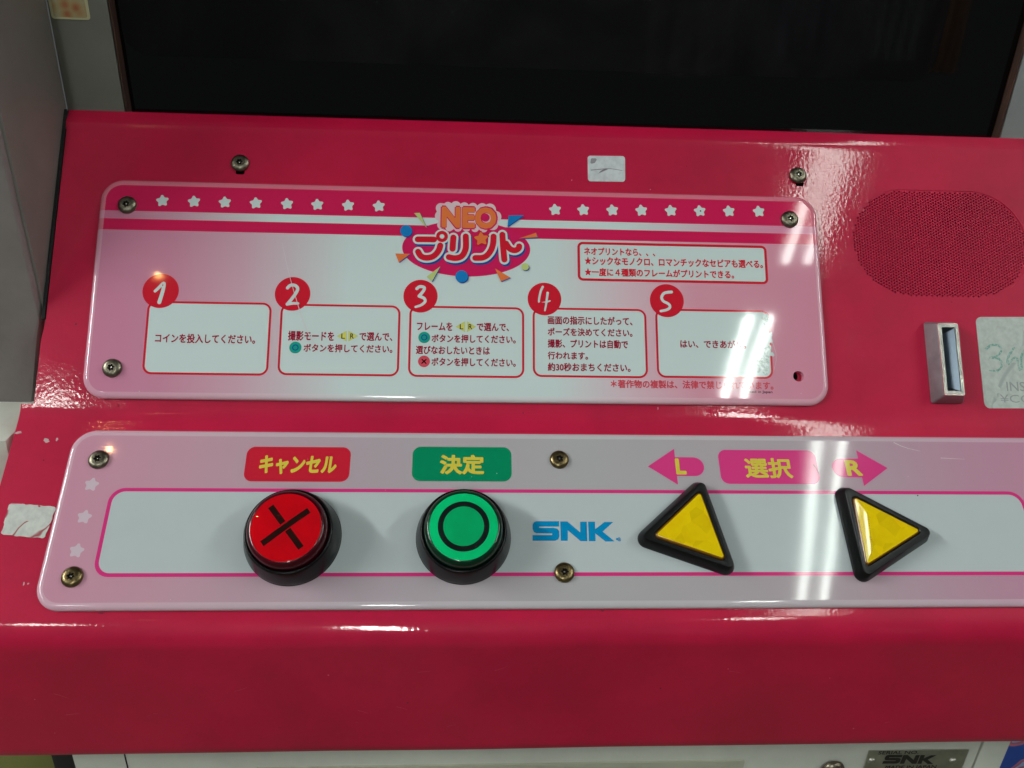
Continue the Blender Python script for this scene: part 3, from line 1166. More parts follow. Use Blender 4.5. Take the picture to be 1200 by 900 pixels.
SNK = [
    [(290, 328), (120, 328), (100, 336), (90, 355), (90, 385), (100, 408), (120, 418), (238, 420), (238, 432), (90, 432), (90, 475), (260, 475), (284, 464), (293, 442), (291, 402), (276, 384), (250, 378), (140, 378), (140, 368), (290, 368)],
    [(299, 330), (352, 330), (449, 412), (449, 332), (498, 332), (503, 478), (452, 478), (355, 395), (355, 475), (303, 475)],
    [(508, 332), (560, 332), (562, 388), (632, 334), (698, 334), (618, 406), (708, 480), (640, 480), (563, 420), (565, 478), (515, 478)],
]
for gph in SNK:
    Q.add('maker_logo', [L(610 + x / 6.43, 560 + y / 6.43) for x, y in gph], M['sky_ink'], layer=4)
Q.add('maker_logo', circle(*L(723, 632), 0.0006, 10), M['sky_ink'], layer=4)
lt('®', 723.6, 629.8, 727.4, 634.6, 0.02, 0, M['sky_ink'])

# ------------------------------------------------------------------ screws (pan head, six-lobe socket with a pin)


def screw_meshes(mat, r=0.0052, hgt=0.0024, slant=0.0):
    n = 48
    loops = []
    sr_ = r * 0.36

    def lobe(k, s):
        a = 2 * math.pi * k / n
        return s * (0.82 + 0.18 * math.cos(6 * a))
    for rr, z in ((r, 0.0), (r, 0.0007), (r * 0.97, 0.0012), (r * 0.88, 0.0017), (r * 0.72, hgt * 0.9), (r * 0.56, hgt)):
        loops.append([(rr * math.cos(2 * math.pi * k / n), rr * math.sin(2 * math.pi * k / n), z) for k in range(n)])
    loops.append([(lobe(k, sr_ * 1.08) * math.cos(2 * math.pi * k / n), lobe(k, sr_ * 1.08) * math.sin(2 * math.pi * k / n), hgt) for k in range(n)])
    v, f = loft(loops, closed_top=False)
    head = mesh('head', v, f, mat, smooth=35)
    loops = [[(lobe(k, sr_ * q) * math.cos(2 * math.pi * k / n), lobe(k, sr_ * q) * math.sin(2 * math.pi * k / n), z) for k in range(n)] for q, z in ((1.08, hgt), (1.0, hgt - 0.0003), (0.95, hgt - 0.0019))]
    v, f = loft(loops, closed_top=True)
    sock = mesh('socket', v, f, M['screw_dark'])
    v, f = lathe([(sr_ * 0.34, hgt - 0.0019), (sr_ * 0.33, hgt - 0.0004), (sr_ * 0.22, hgt - 0.0002)], 16)
    pin = mesh('pin', v, f, M['pin_metal'], smooth=40)
    return head, sock, pin


steel = screw_meshes(M['screw_metal'])
brass = screw_meshes(M['screw_brass'])
SG = 'screws that hold the panel and its plates'


def screw(plane, u, v, h, set_, label, rot=0.0):
    x, y = plane.at(u, v, h + 0.0012)
    root = empty('screw', plane.mat(x, y, h, rot), label, 'screw', SG)
    for nm, me_ in zip(('head', 'socket', 'pin'), set_):
        put(nm, me_, root)


hp = PT + 0.0002
screw(UP, 148.5, 239.5, hp, steel, 'dull screw in the top left corner of the instruction plate', 0.3)
screw(UP, 130.8, 431, hp, steel, 'dull screw in the bottom left corner of the instruction plate', 1.3)
screw(UP, 925.8, 256.5, hp, steel, 'dull screw in the top right corner of the instruction plate', 0.7)
screw(UP, 281, 190.5, 0.0002, steel, 'screw in bare pink metal above the left row of printed stars', 0.1)
screw(UP, 935.6, 205, 0.0002, steel, 'screw in bare pink metal above right end of the instruction plate', 0.5)
screw(LOW, 115, 538, hp, steel, 'screw in the top left corner of the button plate', 0.2)
screw(LOW, 83.8, 675.6, hp, brass, 'brassy screw in the bottom left corner of the button plate', 0.9)
screw(LOW, 655.6, 538, hp, brass, 'screw beside the green label on the top edge of button plate', 0.4)
screw(LOW, 661.6, 670.5, hp, brass, 'brass coloured screw on the pink line below the blue logo', 0.0)

# ------------------------------------------------------------------ round push buttons


def round_button(u, v, label, shell, kind, rot):
    x, y = LOW.at(u, v, PT)
    root = empty('push_button', LOW.mat(x, y, hp, rot), label, 'push button', 'large push buttons on the button plate')
    # black bezel, wider at the foot
    vv, ff = lathe([(0.0243, 0.0), (0.0244, 0.0018), (0.0240, 0.0034), (0.0219, 0.0122), (0.0215, 0.0130), (0.0209, 0.0133), (0.0204, 0.0131), (0.0202, 0.0124), (0.0201, 0.0080)], 96, cap=False)
    put('bezel', mesh('bezel', vv, ff, M['bezel'], smooth=50), root)
    vv, ff = lathe([(0.0197, 0.0080), (0.0197, 0.0153), (0.0194, 0.0170), (0.0187, 0.0183), (0.0176, 0.0190), (0.0171, 0.01915)], 96, cap=False)
    put('cap_shell', mesh('cap_shell', vv, ff, shell, smooth=60), root)

    vv, ff = lathe([(0.0242, 0.0001), (0.0245, 0.00016), (0.0246, 0.0)], 96, cap=False)
    put('gasket', mesh('gasket', vv, ff, M['black_gap'], smooth=60), root)  # contact grime at the bezel foot, drawn as a thin black ring

    def dome(r):
        return 0.0191 + 0.0010 * (1 - (r / 0.0171) ** 2)

    def disc(r0, r1, dz, mat, name, steps=10):
        pf = [(r1 + (r0 - r1) * k / steps, dome(r1 + (r0 - r1) * k / steps) + dz) for k in range(steps + 1)]
        if r0 <= 0:
            pf[-1] = (0.0002, pf[-1][1])
        vv, ff = lathe(pf, 96, cap=(r0 <= 0))
        return put(name, mesh(name, vv, ff, mat, smooth=60), root)
    if kind == 'x':
        disc(0, 0.0171, 0.0, M['red_lens'], 'cap_face')
        for s in (1, -1):
            # bar following the dome, broken at the crossing like the worn original
            V, F = [], []
            for (a0, a1) in ((-0.0134, 0.0134),) if s > 0 else ((-0.0134, -0.0023), (0.0020, 0.0134)):
                st = 12
                b0 = len(V)
                for k in range(st + 1):
                    a = a0 + (a1 - a0) * k / st
                    for w in (-0.0015, 0, 0.0015):
                        px_, py_ = (a - w * s) * 0.7071, (a * s + w) * 0.7071
                        V.append((px_, py_, dome(math.hypot(px_, py_)) + 0.00008 + (0.00003 if s > 0 else 0)))
                for k in range(st):
                    for q in range(2):
                        i0 = b0 + k * 3 + q
                        F.append((i0, i0 + 3, i0 + 4, i0 + 1) if s > 0 else (i0, i0 + 3, i0 + 4, i0 + 1))
            me_ = mesh('cross_bar', V, F, M['symbol_dark'], smooth=60)
            for p_ in me_.polygons:
                if p_.normal.z < 0: p_.flip()
            put('cross_bar', me_, root)
    else:
        disc(0, 0.0101, 0.0, M['green_lens'], 'cap_face')
        disc(0.0128, 0.0171, 0.0, M['green_rim'], 'cap_face')
        disc(0.0101, 0.0128, 0.0, M['symbol_black'], 'ring_mark', 4)
    return root


round_button(343.5, 630.5, 'round red push button with dark cross, under the red label', M['red_shell'], 'x', -0.105)
round_button(543.2, 629.5, 'round green push button with black ring, under the green label', M['green_shell'], 'o', 0.0)

# ------------------------------------------------------------------ triangular buttons


def tri_button(centres, lensc, label):
    pts = [LOW.at(u, v, PT + 0.001) for u, v in centres]
    cx_, cy_ = sum(p[0] for p in pts) / 3, sum(p[1] for p in pts) / 3
    root = empty('arrow_button', LOW.mat(cx_, cy_, hp), label, 'push button', 'large push buttons on the button plate')
    pts = ccw([(x - cx_, y - cy_) for x, y in pts])

    def ring(base, r, z, n=8):
        out = []
        for i in range(3):
            p0, p1, p2 = base[(i - 1) % 3], base[i], base[(i + 1) % 3]
            e0 = Vector((p1[0] - p0[0], p1[1] - p0[1])).normalized()
            e1 = Vector((p2[0] - p1[0], p2[1] - p1[1])).normalized()
            a0, a1 = math.atan2(-e0.x, e0.y), math.atan2(-e1.x, e1.y)
            da = (a1 - a0) % (2 * math.pi)
            for k in range(n + 1):
                a = a0 + da * k / n
                out.append((p1[0] + r * math.cos(a), p1[1] + r * math.sin(a), z))
        return out
    R = 0.0048
    loops = [ring(pts, R, 0.0), ring(pts, R, 0.0014), ring(pts, R - 0.0004, 0.0022), ring(pts, R - 0.0021, 0.0070), ring(pts, R - 0.0026, 0.0075), ring(pts, R - 0.0036, 0.0076)]
    lp_ = [LOW.at(u, v, PT + 0.0075) for u, v in lensc]
    lp_ = ccw([(x - cx_, y - cy_) for x, y in lp_])
    # start the lens triangle at the corner nearest the first bezel corner
    j = min(range(3), key=lambda q: (lp_[q][0] - pts[0][0]) ** 2 + (lp_[q][1] - pts[0][1]) ** 2)
    lp_ = lp_[j:] + lp_[:j]
    g = (sum(p[0] for p in lp_) / 3, sum(p[1] for p in lp_) / 3)
    rr = 0.0009

    def shr(d):
        # move corners inwards so the outline is offset by d
        out = []
        for i in range(3):
            p0, p1, p2 = Vector(lp_[(i - 1) % 3]), Vector(lp_[i]), Vector(lp_[(i + 1) % 3])
            a, b = (p0 - p1).normalized(), (p2 - p1).normalized()
            out.append(p1 + (a + b).normalized() * (d / math.sin(a.angle(b) / 2)))
        return [(p.x, p.y) for p in out]
    loops += [ring(shr(rr), rr + 0.0016, 0.0075), ring(shr(rr), rr + 0.0012, 0.0071), ring(shr(rr), rr + 0.0011, 0.0040)]
    v, f = loft(loops, closed_top=False)
    put('bezel', mesh('bezel', v, f, M['bezel'], smooth=38), root)
    loops = [ring(shr(rr), rr + 0.0009, 0.0040), ring(shr(rr), rr + 0.0009, 0.0070), ring(shr(rr), rr + 0.0005, 0.0077), ring(shr(rr), rr, 0.0079)]
    v, f = loft(loops, closed_top=False)
    put('lens_edge', mesh('lens_edge', v, f, M['amber_edge'], smooth=60), root)
    # gently crowned lens
    base = ring(shr(rr), rr, 0.0079)
    gz = np.mean([[p[0], p[1]] for p in base], 0)
    loops = []
    for k in range(8):
        s = 1 - k / 7.2
        loops.append([(gz[0] + (p[0] - gz[0]) * s, gz[1] + (p[1] - gz[1]) * s, 0.0079 + 0.00018 * (1 - s * s)) for p in base])
    v, f = loft(loops, closed_top=True)
    put('lens', mesh('lens', v, f, M['yellow_lens'], smooth=60), root)


tri_button([(818, 575.5), (758, 631.5), (849.5, 663)], [(820, 578), (768.5, 627.3), (848.6, 654.6)], 'yellow triangular push button pointing left, tilted in its black bezel')
tri_button([(989.5, 581.5), (1077, 627), (1011, 671)], [(1000.8, 583.4), (1077, 622), (1016, 661)], 'yellow triangular push button pointing right, near the panel end')

# ------------------------------------------------------------------ coin slot
cb0, cb1 = UP.at(1080.5, 378, 0), UP.at(1092, 473, 0)
hC = 0.0085
tl_, br_ = UP.at(1098.5, 378.5, hC), UP.at(1130.5, 463.5, hC)
tr_, bl_ = UP.at(1122.5, 378.5, hC), UP.at(1107.5, 463.5, hC)
X0, X1 = (tl_[0] + bl_[0]) / 2, (tr_[0] + br_[0]) / 2
Y1_, Y0_ = tl_[1], br_[1]
bX0 = (cb0[0] + cb1[0]) / 2
bX1 = X1 + (X0 - bX0) * 0.9
bY1, bY0 = cb0[1], cb1[1]
ccx, ccy = (bX0 + bX1) / 2, (bY0 + bY1) / 2
coin = empty('coin_slot', UP.mat(ccx, ccy, 0.0002), 'raised chrome coin slot standing upright between speaker grille and label', 'coin slot')


def rr(x0, x1, y0, y1, z, r=0.0012):
    return [(p[0] - ccx, p[1] - ccy, z) for p in quad_round([(x0, y0), (x1, y0), (x1, y1), (x0, y1)], r, 5)]


loops = [rr(bX0, bX1, bY0, bY1, 0, 0.0014), rr(bX0, bX1, bY0, bY1, 0.0010, 0.0014), rr(X0 - 0.0002, X1 + 0.0002, Y0_ - 0.0002, Y1_ + 0.0002, hC - 0.0006, 0.0010)]
v, f = loft(loops, closed_top=False)
put('housing', mesh('housing', v, f, M['zinc'], smooth=28), coin)
rim_w = 0.0019
loops = [rr(X0 - 0.0002, X1 + 0.0002, Y0_ - 0.0002, Y1_ + 0.0002, hC - 0.0006, 0.0010), rr(X0, X1, Y0_, Y1_, hC, 0.0009), rr(X0 + rim_w, X1 - rim_w, Y0_ + rim_w * 1.3, Y1_ - rim_w * 1.3, hC, 0.0005), rr(X0 + rim_w + .0002, X1 - rim_w - .0002, Y0_ + rim_w * 1.3, Y1_ - rim_w * 1.3, hC - 0.0005, 0.0005)]
v, f = loft(loops, closed_top=False)
put('rim', mesh('rim', v, f, M['zinc_rim'], smooth=28), coin)
sl0, sl1 = X0 + rim_w + 0.0004, X0 + rim_w + 0.0030
loops = [rr(X0 + rim_w + .0002, X1 - rim_w - .0002, Y0_ + rim_w * 1.3, Y1_ - rim_w * 1.3, hC - 0.0005, 0.0005), rr(sl0, sl1, Y0_ + 0.0058, Y1_ - 0.0058, hC - 0.0062, 0.0004)]
v, f = loft(loops, closed_top=False)
put('funnel', mesh('funnel', v, f, M['zinc_inner'], smooth=20), coin)
loops = [rr(sl0, sl1, Y0_ + 0.0058, Y1_ - 0.0058, hC - 0.0062, 0.0004), rr(sl0, sl1, Y0_ + 0.0058, Y1_ - 0.0058, hC - 0.0082, 0.0004)]
v, f = loft(loops, closed_top=True)
put('slot', mesh('slot', v, f, M['black_gap']), coin)

# ------------------------------------------------------------------ stickers


def sticker_mat(name, base, lines, rough=0.4, fade=None):
    t = NT(name).set(Base_Color=base, Roughness=rough)
    g = t.coord()
    w = t.n('ShaderNodeTexWave')
    w.inputs['Scale'].default_value = lines[0]
    w.inputs['Distortion'].default_value = lines[1]
    w.inputs['Detail'].default_value = 3
    t.l(g, w.inputs['Vector'])
    f = t.ramp(w.outputs['Fac'], [(0.0, (1, 1, 1)), (lines[2], (0, 0, 0))])
    n_ = t.noise(220, 4, 0.6, vec=g)
    gate = t.math('GREATER_THAN', t.noise(70, 2, 0.5, vec=g), 0.5)
    fac = t.math('MULTIPLY', f, gate)
    c1 = t.ramp(n_, [(0.35, tuple(c * 0.82 for c in base)), (0.6, base)])
    t.l(t.mix(fac, c1, lines[3]), t.b.inputs['Base Color'])
    t.bump(t.noise(160, 3, 0.6, vec=g), 0.25, 0.0006)
    return t.m


M['torn_sticker'] = sticker_mat('torn_sticker', (0.58, 0.60, 0.55), (28, 14, 0.07, (0.30, 0.05, 0.06)))
M['tape_sticker'] = sticker_mat('tape_sticker', (0.62, 0.66, 0.68), (6, 20, 0.012, (0.15, 0.12, 0.13)))
M['label_card'] = sticker_mat('label_card', (0.44, 0.49, 0.45), (5, 8, 0.012, (0.30, 0.34, 0.32)))


def sticker(name, plane, pts_px, r, mat, label, cat='sticker', jag=0.0, th=0.00025):
    q = [plane.at(u, v, th) for u, v in pts_px]
    cx_, cy_ = sum(p[0] for p in q) / len(q), sum(p[1] for p in q) / len(q)
    q = quad_round([(x - cx_, y - cy_) for x, y in q], r, 6)
    if jag:
        d = []
        for i, p in enumerate(q):
            b = q[(i + 1) % len(q)]
            nseg = max(1, int(math.hypot(b[0] - p[0], b[1] - p[1]) / 0.0008))
            for k in range(nseg):
                x, y = p[0] + (b[0] - p[0]) * k / nseg, p[1] + (b[1] - p[1]) * k / nseg
                s = jag * noise.noise(Vector((x * 500, y * 500, 1.7)))
                d.append((x + s, y + s * 0.7))
        q = d
    v, f = sheet(q, (), th, th)
    root = put(name, mesh(name, v, f, mat))
    root.matrix_world = plane.mat(cx_, cy_, 0.0001)
    tag(root, label, cat)
    return root, cx_, cy_


sticker('sticker', LOW, [(11, 589.5), (66, 594), (52.5, 631), (1, 626.5)], 0.0016, M['torn_sticker'], 'scuffed white sticker with red scratches left of the button plate', jag=0.0006)
st, a_, b_ = sticker('sticker', UP, [(688.5, 182.5), (732.5, 183), (732.5, 213), (689, 212.5)], 0.0018, M['tape_sticker'], 'small blank white sticker above the instruction plate, between two screws')
v, f = sheet(stroke([(-0.0093, -0.0012), (-0.004, -0.0006), (0.001, 0.0002), (0.006, -0.0004), (0.0095, -0.0010)], 0.00055, 0.0003), (), 0.0003)
put('crease', mesh('crease', v, f, NT('crease_grey').set(Base_Color=(0.22, 0.20, 0.22), Roughness=0.6).m), st)
v, f = sheet(quad_round([(-0.0098, 0.0026), (-0.0070, 0.0034), (-0.0052, 0.0064), (-0.0092, 0.0064)], 0.0008, 4), (), 0.0003)
put('smudge', mesh('smudge', v, f, NT('smudge_grey').set(Base_Color=(0.26, 0.24, 0.26), Roughness=0.6).m), st)

sp_, cx_, cy_ = sticker('label_sticker', UP, [(1143, 371.5), (1222, 371.5), (1234, 478.5), (1154, 478.5)], 0.0035, M['label_card'], 'pale rectangular label with green marker scribble right of the coin slot', 'label')


class StickerPrint(Printed):
    def px(self, u, v):
        return self.pl.at(u, v, 0.0004)


SP = StickerPrint(sp_, UP, cx_, cy_, 0.00026)
green = NT('green_marker').set(Base_Color=(0.10, 0.32, 0.25), Roughness=0.6)
gg = green.coord()
green.l(green.ramp(green.noise(900, 3, 0.6, vec=gg), [(0.4, (0.12, 0.30, 0.24)), (0.6, (0.36, 0.45, 0.41))]), green.b.inputs['Base Color'])
faint = NT('faded_print').set(Base_Color=(0.26, 0.28, 0.27), Roughness=0.6)
for i, s in enumerate([[(1155.5, 409), (1162, 403.5), (1172, 405), (1174.5, 411), (1168, 418), (1160, 419)], [(1162, 419), (1172, 420), (1175, 428), (1170, 435), (1160, 434)],
                       [(1188, 408), (1181, 418), (1180, 429), (1187, 420), (1192, 418), (1193, 427), (1195, 434)], [(1197, 432), (1196, 418), (1202, 408), (1210, 410), (1212, 426), (1204, 436)]]):
    q = [UP.at(u, v, 0.0004) for u, v in s]
    SP.add('marker_stroke', stroke(q, 0.0016, 0.0010, 3), green.m, layer=1 + i)
print_text(SP, 'INSERT', (1179.5, 447.5), (1228, 458.5), faint.m, 0.01, 2)
print_text(SP, '¥COIN', (1172, 462.5), (1228, 472), faint.m, 0.0, 2)

# ------------------------------------------------------------------ booth frame round the monitor, side wall, bumper block
YF = 0.1500
xg0, xg1, xc = -0.2248, 0.3045, -0.2600
frame = empty('booth_frame', Matrix.Translation((0, YF, 0.16)), 'grey board surround of the black monitor window above the pink panel', 'booth frame')


def wbox(name, x0, x1, y0, y1, z0, z1, mat, parent, org=(0, 0, 0), bev=0.0006):
    vv, ff = box(x0 - org[0], x1 - org[0], y0 - org[1], y1 - org[1], z0 - org[2], z1 - org[2])
    return put(name, bevelled(name, (vv, ff), mat, bev), parent)


og = (0, YF, 0.16)
ZT = 0.62
wbox('board', xc, xg0 - 0.0024, YF + 0.0012, YF + 0.014, 0.165, ZT, M['frame_grey'], frame, og)
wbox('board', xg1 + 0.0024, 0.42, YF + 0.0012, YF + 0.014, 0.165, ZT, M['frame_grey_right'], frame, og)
wbox('board', xc, 0.42, YF + 0.0012, YF + 0.014, ZT, ZT + 0.06, M['frame_grey'], frame, og)
wbox('edge_strip', xg0 - 0.0018, xg0 - 0.0008, YF + 0.0009, YF + 0.0100, 0.165, ZT - 0.0005, M['chipboard'], frame, og, 0.0002)
wbox('edge_strip', xg1 + 0.0008, xg1 + 0.0018, YF + 0.0009, YF + 0.0100, 0.165, ZT - 0.0005, M['chipboard'], frame, og, 0.0002)

wbox('hood', xc, 0.42, 0.0, YF + 0.0010, ZT, ZT + 0.02, M['frame_grey'], frame, og)  # unseen board added to darken the upper left of the panel
mon = empty('monitor', Matrix.Translation((0, YF, 0.16)), 'black switched off monitor behind dark glass at the top of the panel', 'monitor')
ogm = (0, YF, 0.16)
vv, ff = box(xg0 - 0.0004, xg1 + 0.0004, 0.0070, 0.0095, 0.166 - 0.16, ZT - 0.001 - 0.16)
put('cover_glass', mesh('cover_glass', vv, ff, M['screen_glass']), mon)
a, b = on_y(1085, 89, YF + 0.0096), on_y(300, 80, YF + 0.0096)
zs = (a[1] + on_y(600, 86, YF + 0.0096)[1]) / 2
outl = quad_round([(-0.2236, zs), (on_y(1092, 80, YF + 0.0096)[0], zs), (on_y(1092, 80, YF + 0.0096)[0], 0.56), (-0.2236, 0.56)], 0.014, 10)
v, f = sheet(outl, (), 0.0, 0.0)
v = [(x, 0.0067, z - 0.16) for x, z, _ in v]
me = mesh('screen_face', v, f, M['screen_face'])
put('screen_face', me, mon)

# side wall of the booth along the left edge
side = empty('side_wall', Matrix.Translation((xc, 0.1, 0.16)), 'dark grey side wall of the booth rising along left edge of the pink panel', 'wall')
ogs = (xc, 0.1, 0.16)
wbox('board', xc - 0.016, xc - 0.0002, 0.0800, YF + 0.0008, -0.02, ZT, M['side_grey'], side, ogs, 0.00015)
# dark strip standing for the shaded gap between wall and panel
vv, ff = [], []
gl = []
for k in range(14):
    y_ = y385 + (y_top + 0.012 - y385) * k / 13
    p = UP.o + UP.uy * y_
    gl.append((p[1], p[2]))
for (y_, z_) in gl:
    for x_, h_ in ((xc + 0.0001, 0.0008), (XL_UP - 0.0006, 0.0006), (XL_UP - 0.0004, -0.006)):
        vv.append((x_ - xc, y_ - UP.n[1] * -h_ - 0.1, z_ + UP.n[2] * h_ - 0.16))
for k in range(13):
    for j in range(2):
        ff.append((k * 3 + j, k * 3 + j + 1, (k + 1) * 3 + j + 1, (k + 1) * 3 + j))
put('gasket', mesh('gasket', vv, ff, M['black_gap'], smooth=60), side)

# bumper block in front of the wall
YB = 0.0755
pts = [on_y(u, v, YB) for u, v in ((0, 130), (26, 258), (50, 376))]
xb = xc - 0.0016
o1_ = [(xb, ZT), (xb, on_y(52, 376, YB)[1]), (on_y(45, 400, YB)[0], on_y(45, 400, YB)[1]), (on_y(37, 488, YB)[0], on_y(37, 490, YB)[1]), (xb - 0.30, on_y(0, 497, YB)[1]), (xb - 0.30, ZT)]
outl = []
for i, p in enumerate(o1_):
    outl.append(p)
outl = quad_round(outl, 0.006, 6)
bz = 0.16


def blk_loop(d, y):
    cx_ = sum(p[0] for p in outl) / len(outl)
    res = []
    n = len(outl)
    oo = ccw(outl)
    for i in range(n):
        a, p, b = oo[(i - 1) % n], oo[i], oo[(i + 1) % n]
        e = Vector((b[0] - a[0], b[1] - a[1])).normalized()
        res.append((p[0] - e.y * d - xb, y - YB, p[1] + e.x * d - bz))
    return res


loops = [blk_loop(0.012, YB + 0.06), blk_loop(0.012, YB + 0.0045), blk_loop(0, YB + 0.0040), blk_loop(0, YB + 0.003), blk_loop(0.0004, YB + 0.0015), blk_loop(0.0012, YB + 0.0004), blk_loop(0.003, YB)]
v, f = loft(loops, closed_top=True)
blk = put('bumper_block', mesh('bumper_block', v, f, M['block_grey'], smooth=40))
blk.location = (xb, YB, bz)
tag(blk, 'dark grey plastic post with rounded foot at the left edge, before the wall', 'post')

# card sticker high on the frame, with blurred warm figures left generic
t = NT('card_print').set(Base_Color=(0.4, 0.38, 0.25), Roughness=0.35)
g = t.coord()
vo = t.n('ShaderNodeTexVoronoi')
vo.inputs['Scale'].default_value = 130
t.l(g, vo.inputs['Vector'])
t.l(t.ramp(vo.outputs['Distance'], [(0.1, (0.38, 0.12, 0.05)), (0.4, (0.40, 0.30, 0.14)), (0.7, (0.38, 0.38, 0.24))]), t.b.inputs['Base Color'])
c1_, c2_, c3_, c4_ = on_y(60, 22, YF), on_y(106, 26, YF), on_y(96, -24, YF), on_y(50, -26, YF)
pc = ((c1_[0] + c2_[0]) / 2, (c1_[1] + c3_[1]) / 2)
hw, hh2 = (c2_[0] - c1_[0]) / 2, (c3_[1] - c1_[1]) / 2


def card(name, w, h, d, mat, r):
    v, f = sheet(quad_round([(-w, -h), (w, -h), (w, h), (-w, h)], r, 5), (), d, 0.0003)
    return mesh(name, [(x, -z, y) for x, y, z in v], f, mat)


card_o = put('photo_sticker', card('photo_sticker', hw, hh2, 0.0004, M['lime_ink'], 0.0018))
t2 = NT('card_edge').set(Base_Color=(0.50, 0.50, 0.30), Roughness=0.4)
card_o.data.materials[0] = t2.m
card_o.location = (pc[0], YF + 0.0011, pc[1])
tag(card_o, 'small faded sticker in cream and orange high on the left grey board', 'sticker')
put('printed_picture', card('printed_picture', hw * 0.86, hh2 * 0.9, 0.0005, t.m, 0.0012), card_o)

# ------------------------------------------------------------------ white cabinet body under the panel
cabY = yb + 0.014
zt_c = zb + 0.0015
cab = empty('cabinet', Matrix.Translation((0, cabY, zb)), 'white cabinet body below the pink panel with seams and a cream door', 'cabinet')
ogc = (0, cabY, zb)


def cx_at(u, v=892):
    return on_y(u, v, cabY)[0]


wbox('front_panel', cx_at(86), cx_at(1142), cabY, cabY + 0.25, -0.9, zt_c + 0.004, M['cabinet_white'], cab, ogc, 0.0008)
wbox('corner_post', cx_at(1145), cx_at(1176), cabY + 0.0004, cabY + 0.25, -0.9, zt_c + 0.004, M['cabinet_white'], cab, ogc, 0.0008)
z895 = on_y(600, 892, cabY)[1]
wbox('door', cx_at(300), cx_at(872), cabY - 0.0012, cabY + 0.01, -0.5, z895 - 0.0015, M['door_cream'], cab, ogc, 0.0006)
wbox('seam', cx_at(147.2), cx_at(148.8), cabY - 0.0003, cabY + 0.002, -0.5, zt_c, M['black_gap'], cab, ogc, 0.0001)
# white side of the machine seen left of the panel
nb = wbox('neighbour_cabinet', -0.60, XL_LOW - 0.0035, 0.030, 0.30, -0.9, 0.024, M['cabinet_white'], None, (0, 0, 0), 0.001)
tag(nb, 'white cabinet corner visible left of the pink panel below the grey post', 'cabinet')

# serial number plate with two rivets
sx_0, sx_1 = cx_at(1016, 885), cx_at(1132, 885)
sz1, sz0 = on_y(1070, 878, cabY)[1], on_y(1070, 912, cabY)[1]
ser = empty('serial_plate', Matrix.Translation(((sx_0 + sx_1) / 2, cabY, (sz0 + sz1) / 2)), 'riveted metal maker plate at the lower right below the panel', 'plate')
scx_, scz_ = (sx_0 + sx_1) / 2, (sz0 + sz1) / 2
wbox('metal_sheet', sx_0, sx_1, cabY - 0.0008, cabY - 0.0001, sz0, sz1, M['serial_metal'], ser, (scx_, cabY, scz_), 0.0002)
ink = NT('plate_ink').set(Base_Color=(0.015, 0.012, 0.010), Roughness=0.5).m


def on_ser(u, v):
    p = on_y(u, v, cabY - 0.0009)
    return p[0] - scx_, p[1] - scz_


def ser_text(s, x0, y0, x1, y1, bold):
    me_ = text_mesh(s, bold)
    co = np.array([q.co[:] for q in me_.vertices])
    lo, hi = co.min(0), co.max(0)
    a, b = on_ser(x0, y0), on_ser(x1, y1)
    for q in me_.vertices:
        q.co = (a[0] + (q.co.x - lo[0]) / (hi[0] - lo[0]) * (b[0] - a[0]), -0.00095 - q.co.z * 3e-6, b[1] + (q.co.y - lo[1]) / (hi[1] - lo[1]) * (a[1] - b[1]))
    me_.materials.clear()
    me_.materials.append(ink)
    put('printed_text', me_, ser)


ser_text('SERIAL NO.', 1030, 880.3, 1076, 883.4, 0.02)
ser_text('MADE IN JAPAN', 1038, 897.3, 1096, 901.5, 0.02)
for gph in SNK:
    pp = []
    for x, y in gph:
        fx, fy = (x - 90) / (708 - 90), (y - 328) / (480 - 328)
        u = 1036 + fx * 60 + (0.5 - fy) * 5
        v_ = 884.6 + fy * 10.6
        pp.append(on_ser(u, v_))
    v, f = sheet(pp, (), 0)
    put('maker_logo', mesh('maker_logo', [(x, -0.00095, z) for x, z, _ in v], f, ink), ser)
for u in (1021.5, 1116.5):
    a = on_ser(u, 891.5)
    vv, ff = lathe([(0.0022, 0), (0.0021, 0.0006), (0.0015, 0.0011), (0.0006, 0.0013)], 20)
    put('rivet', mesh('rivet', [(a[0] + x, -0.0008 - z, a[1] + y) for x, y, z in vv], ff, M['serial_metal'], smooth=50), ser)
# big bolt head beside it
a = on_y(974.5, 899, cabY)
vv, ff = lathe([(0.0068, 0), (0.0068, 0.0010), (0.0060, 0.0024), (0.0040, 0.0034), (0.0015, 0.0037)], 32)
bolt = put('bolt', mesh('bolt', [(x, -z, y) for x, y, z in vv], ff, M['screw_metal'], smooth=50))
bolt.location = (a[0], cabY - 0.0013, a[1])
tag(bolt, 'large dull dome bolt head left of the riveted maker plate', 'bolt')

# poster at the lower right, dark floor far below
t = NT('poster_print').set(Roughness=0.4)
g = t.coord()
t.l(t.ramp(t.noise(40, 2, 0.5, vec=g, dist=0.8), [(0.40, (0.02, 0.06, 0.30)), (0.47, (0.02, 0.08, 0.35)), (0.50, (0.45, 0.12, 0.18)), (0.56, (0.30, 0.10, 0.16)), (0.62, (0.25, 0.35, 0.55))], 'CONSTANT'), t.b.inputs['Base Color'])
x_a, x_b = cx_at(1177), cx_at(1177) + 0.12
post = wbox('poster', x_a, x_b, cabY + 0.03, cabY + 0.034, -0.5, zb + 0.02, t.m, None, (0, 0, 0), 0.0003)
tag(post, 'blue and red poster at the bottom right corner beside the cabinet', 'poster')
t = NT('hall_floor').set(Roughness=0.6)
g = t.n('ShaderNodeNewGeometry').outputs['Position']
t.l(t.ramp(t.noise(3, 5, 0.6, vec=g), [(0.4, (0.05, 0.055, 0.035)), (0.6, (0.10, 0.10, 0.05))]), t.b.inputs['Base Color'])
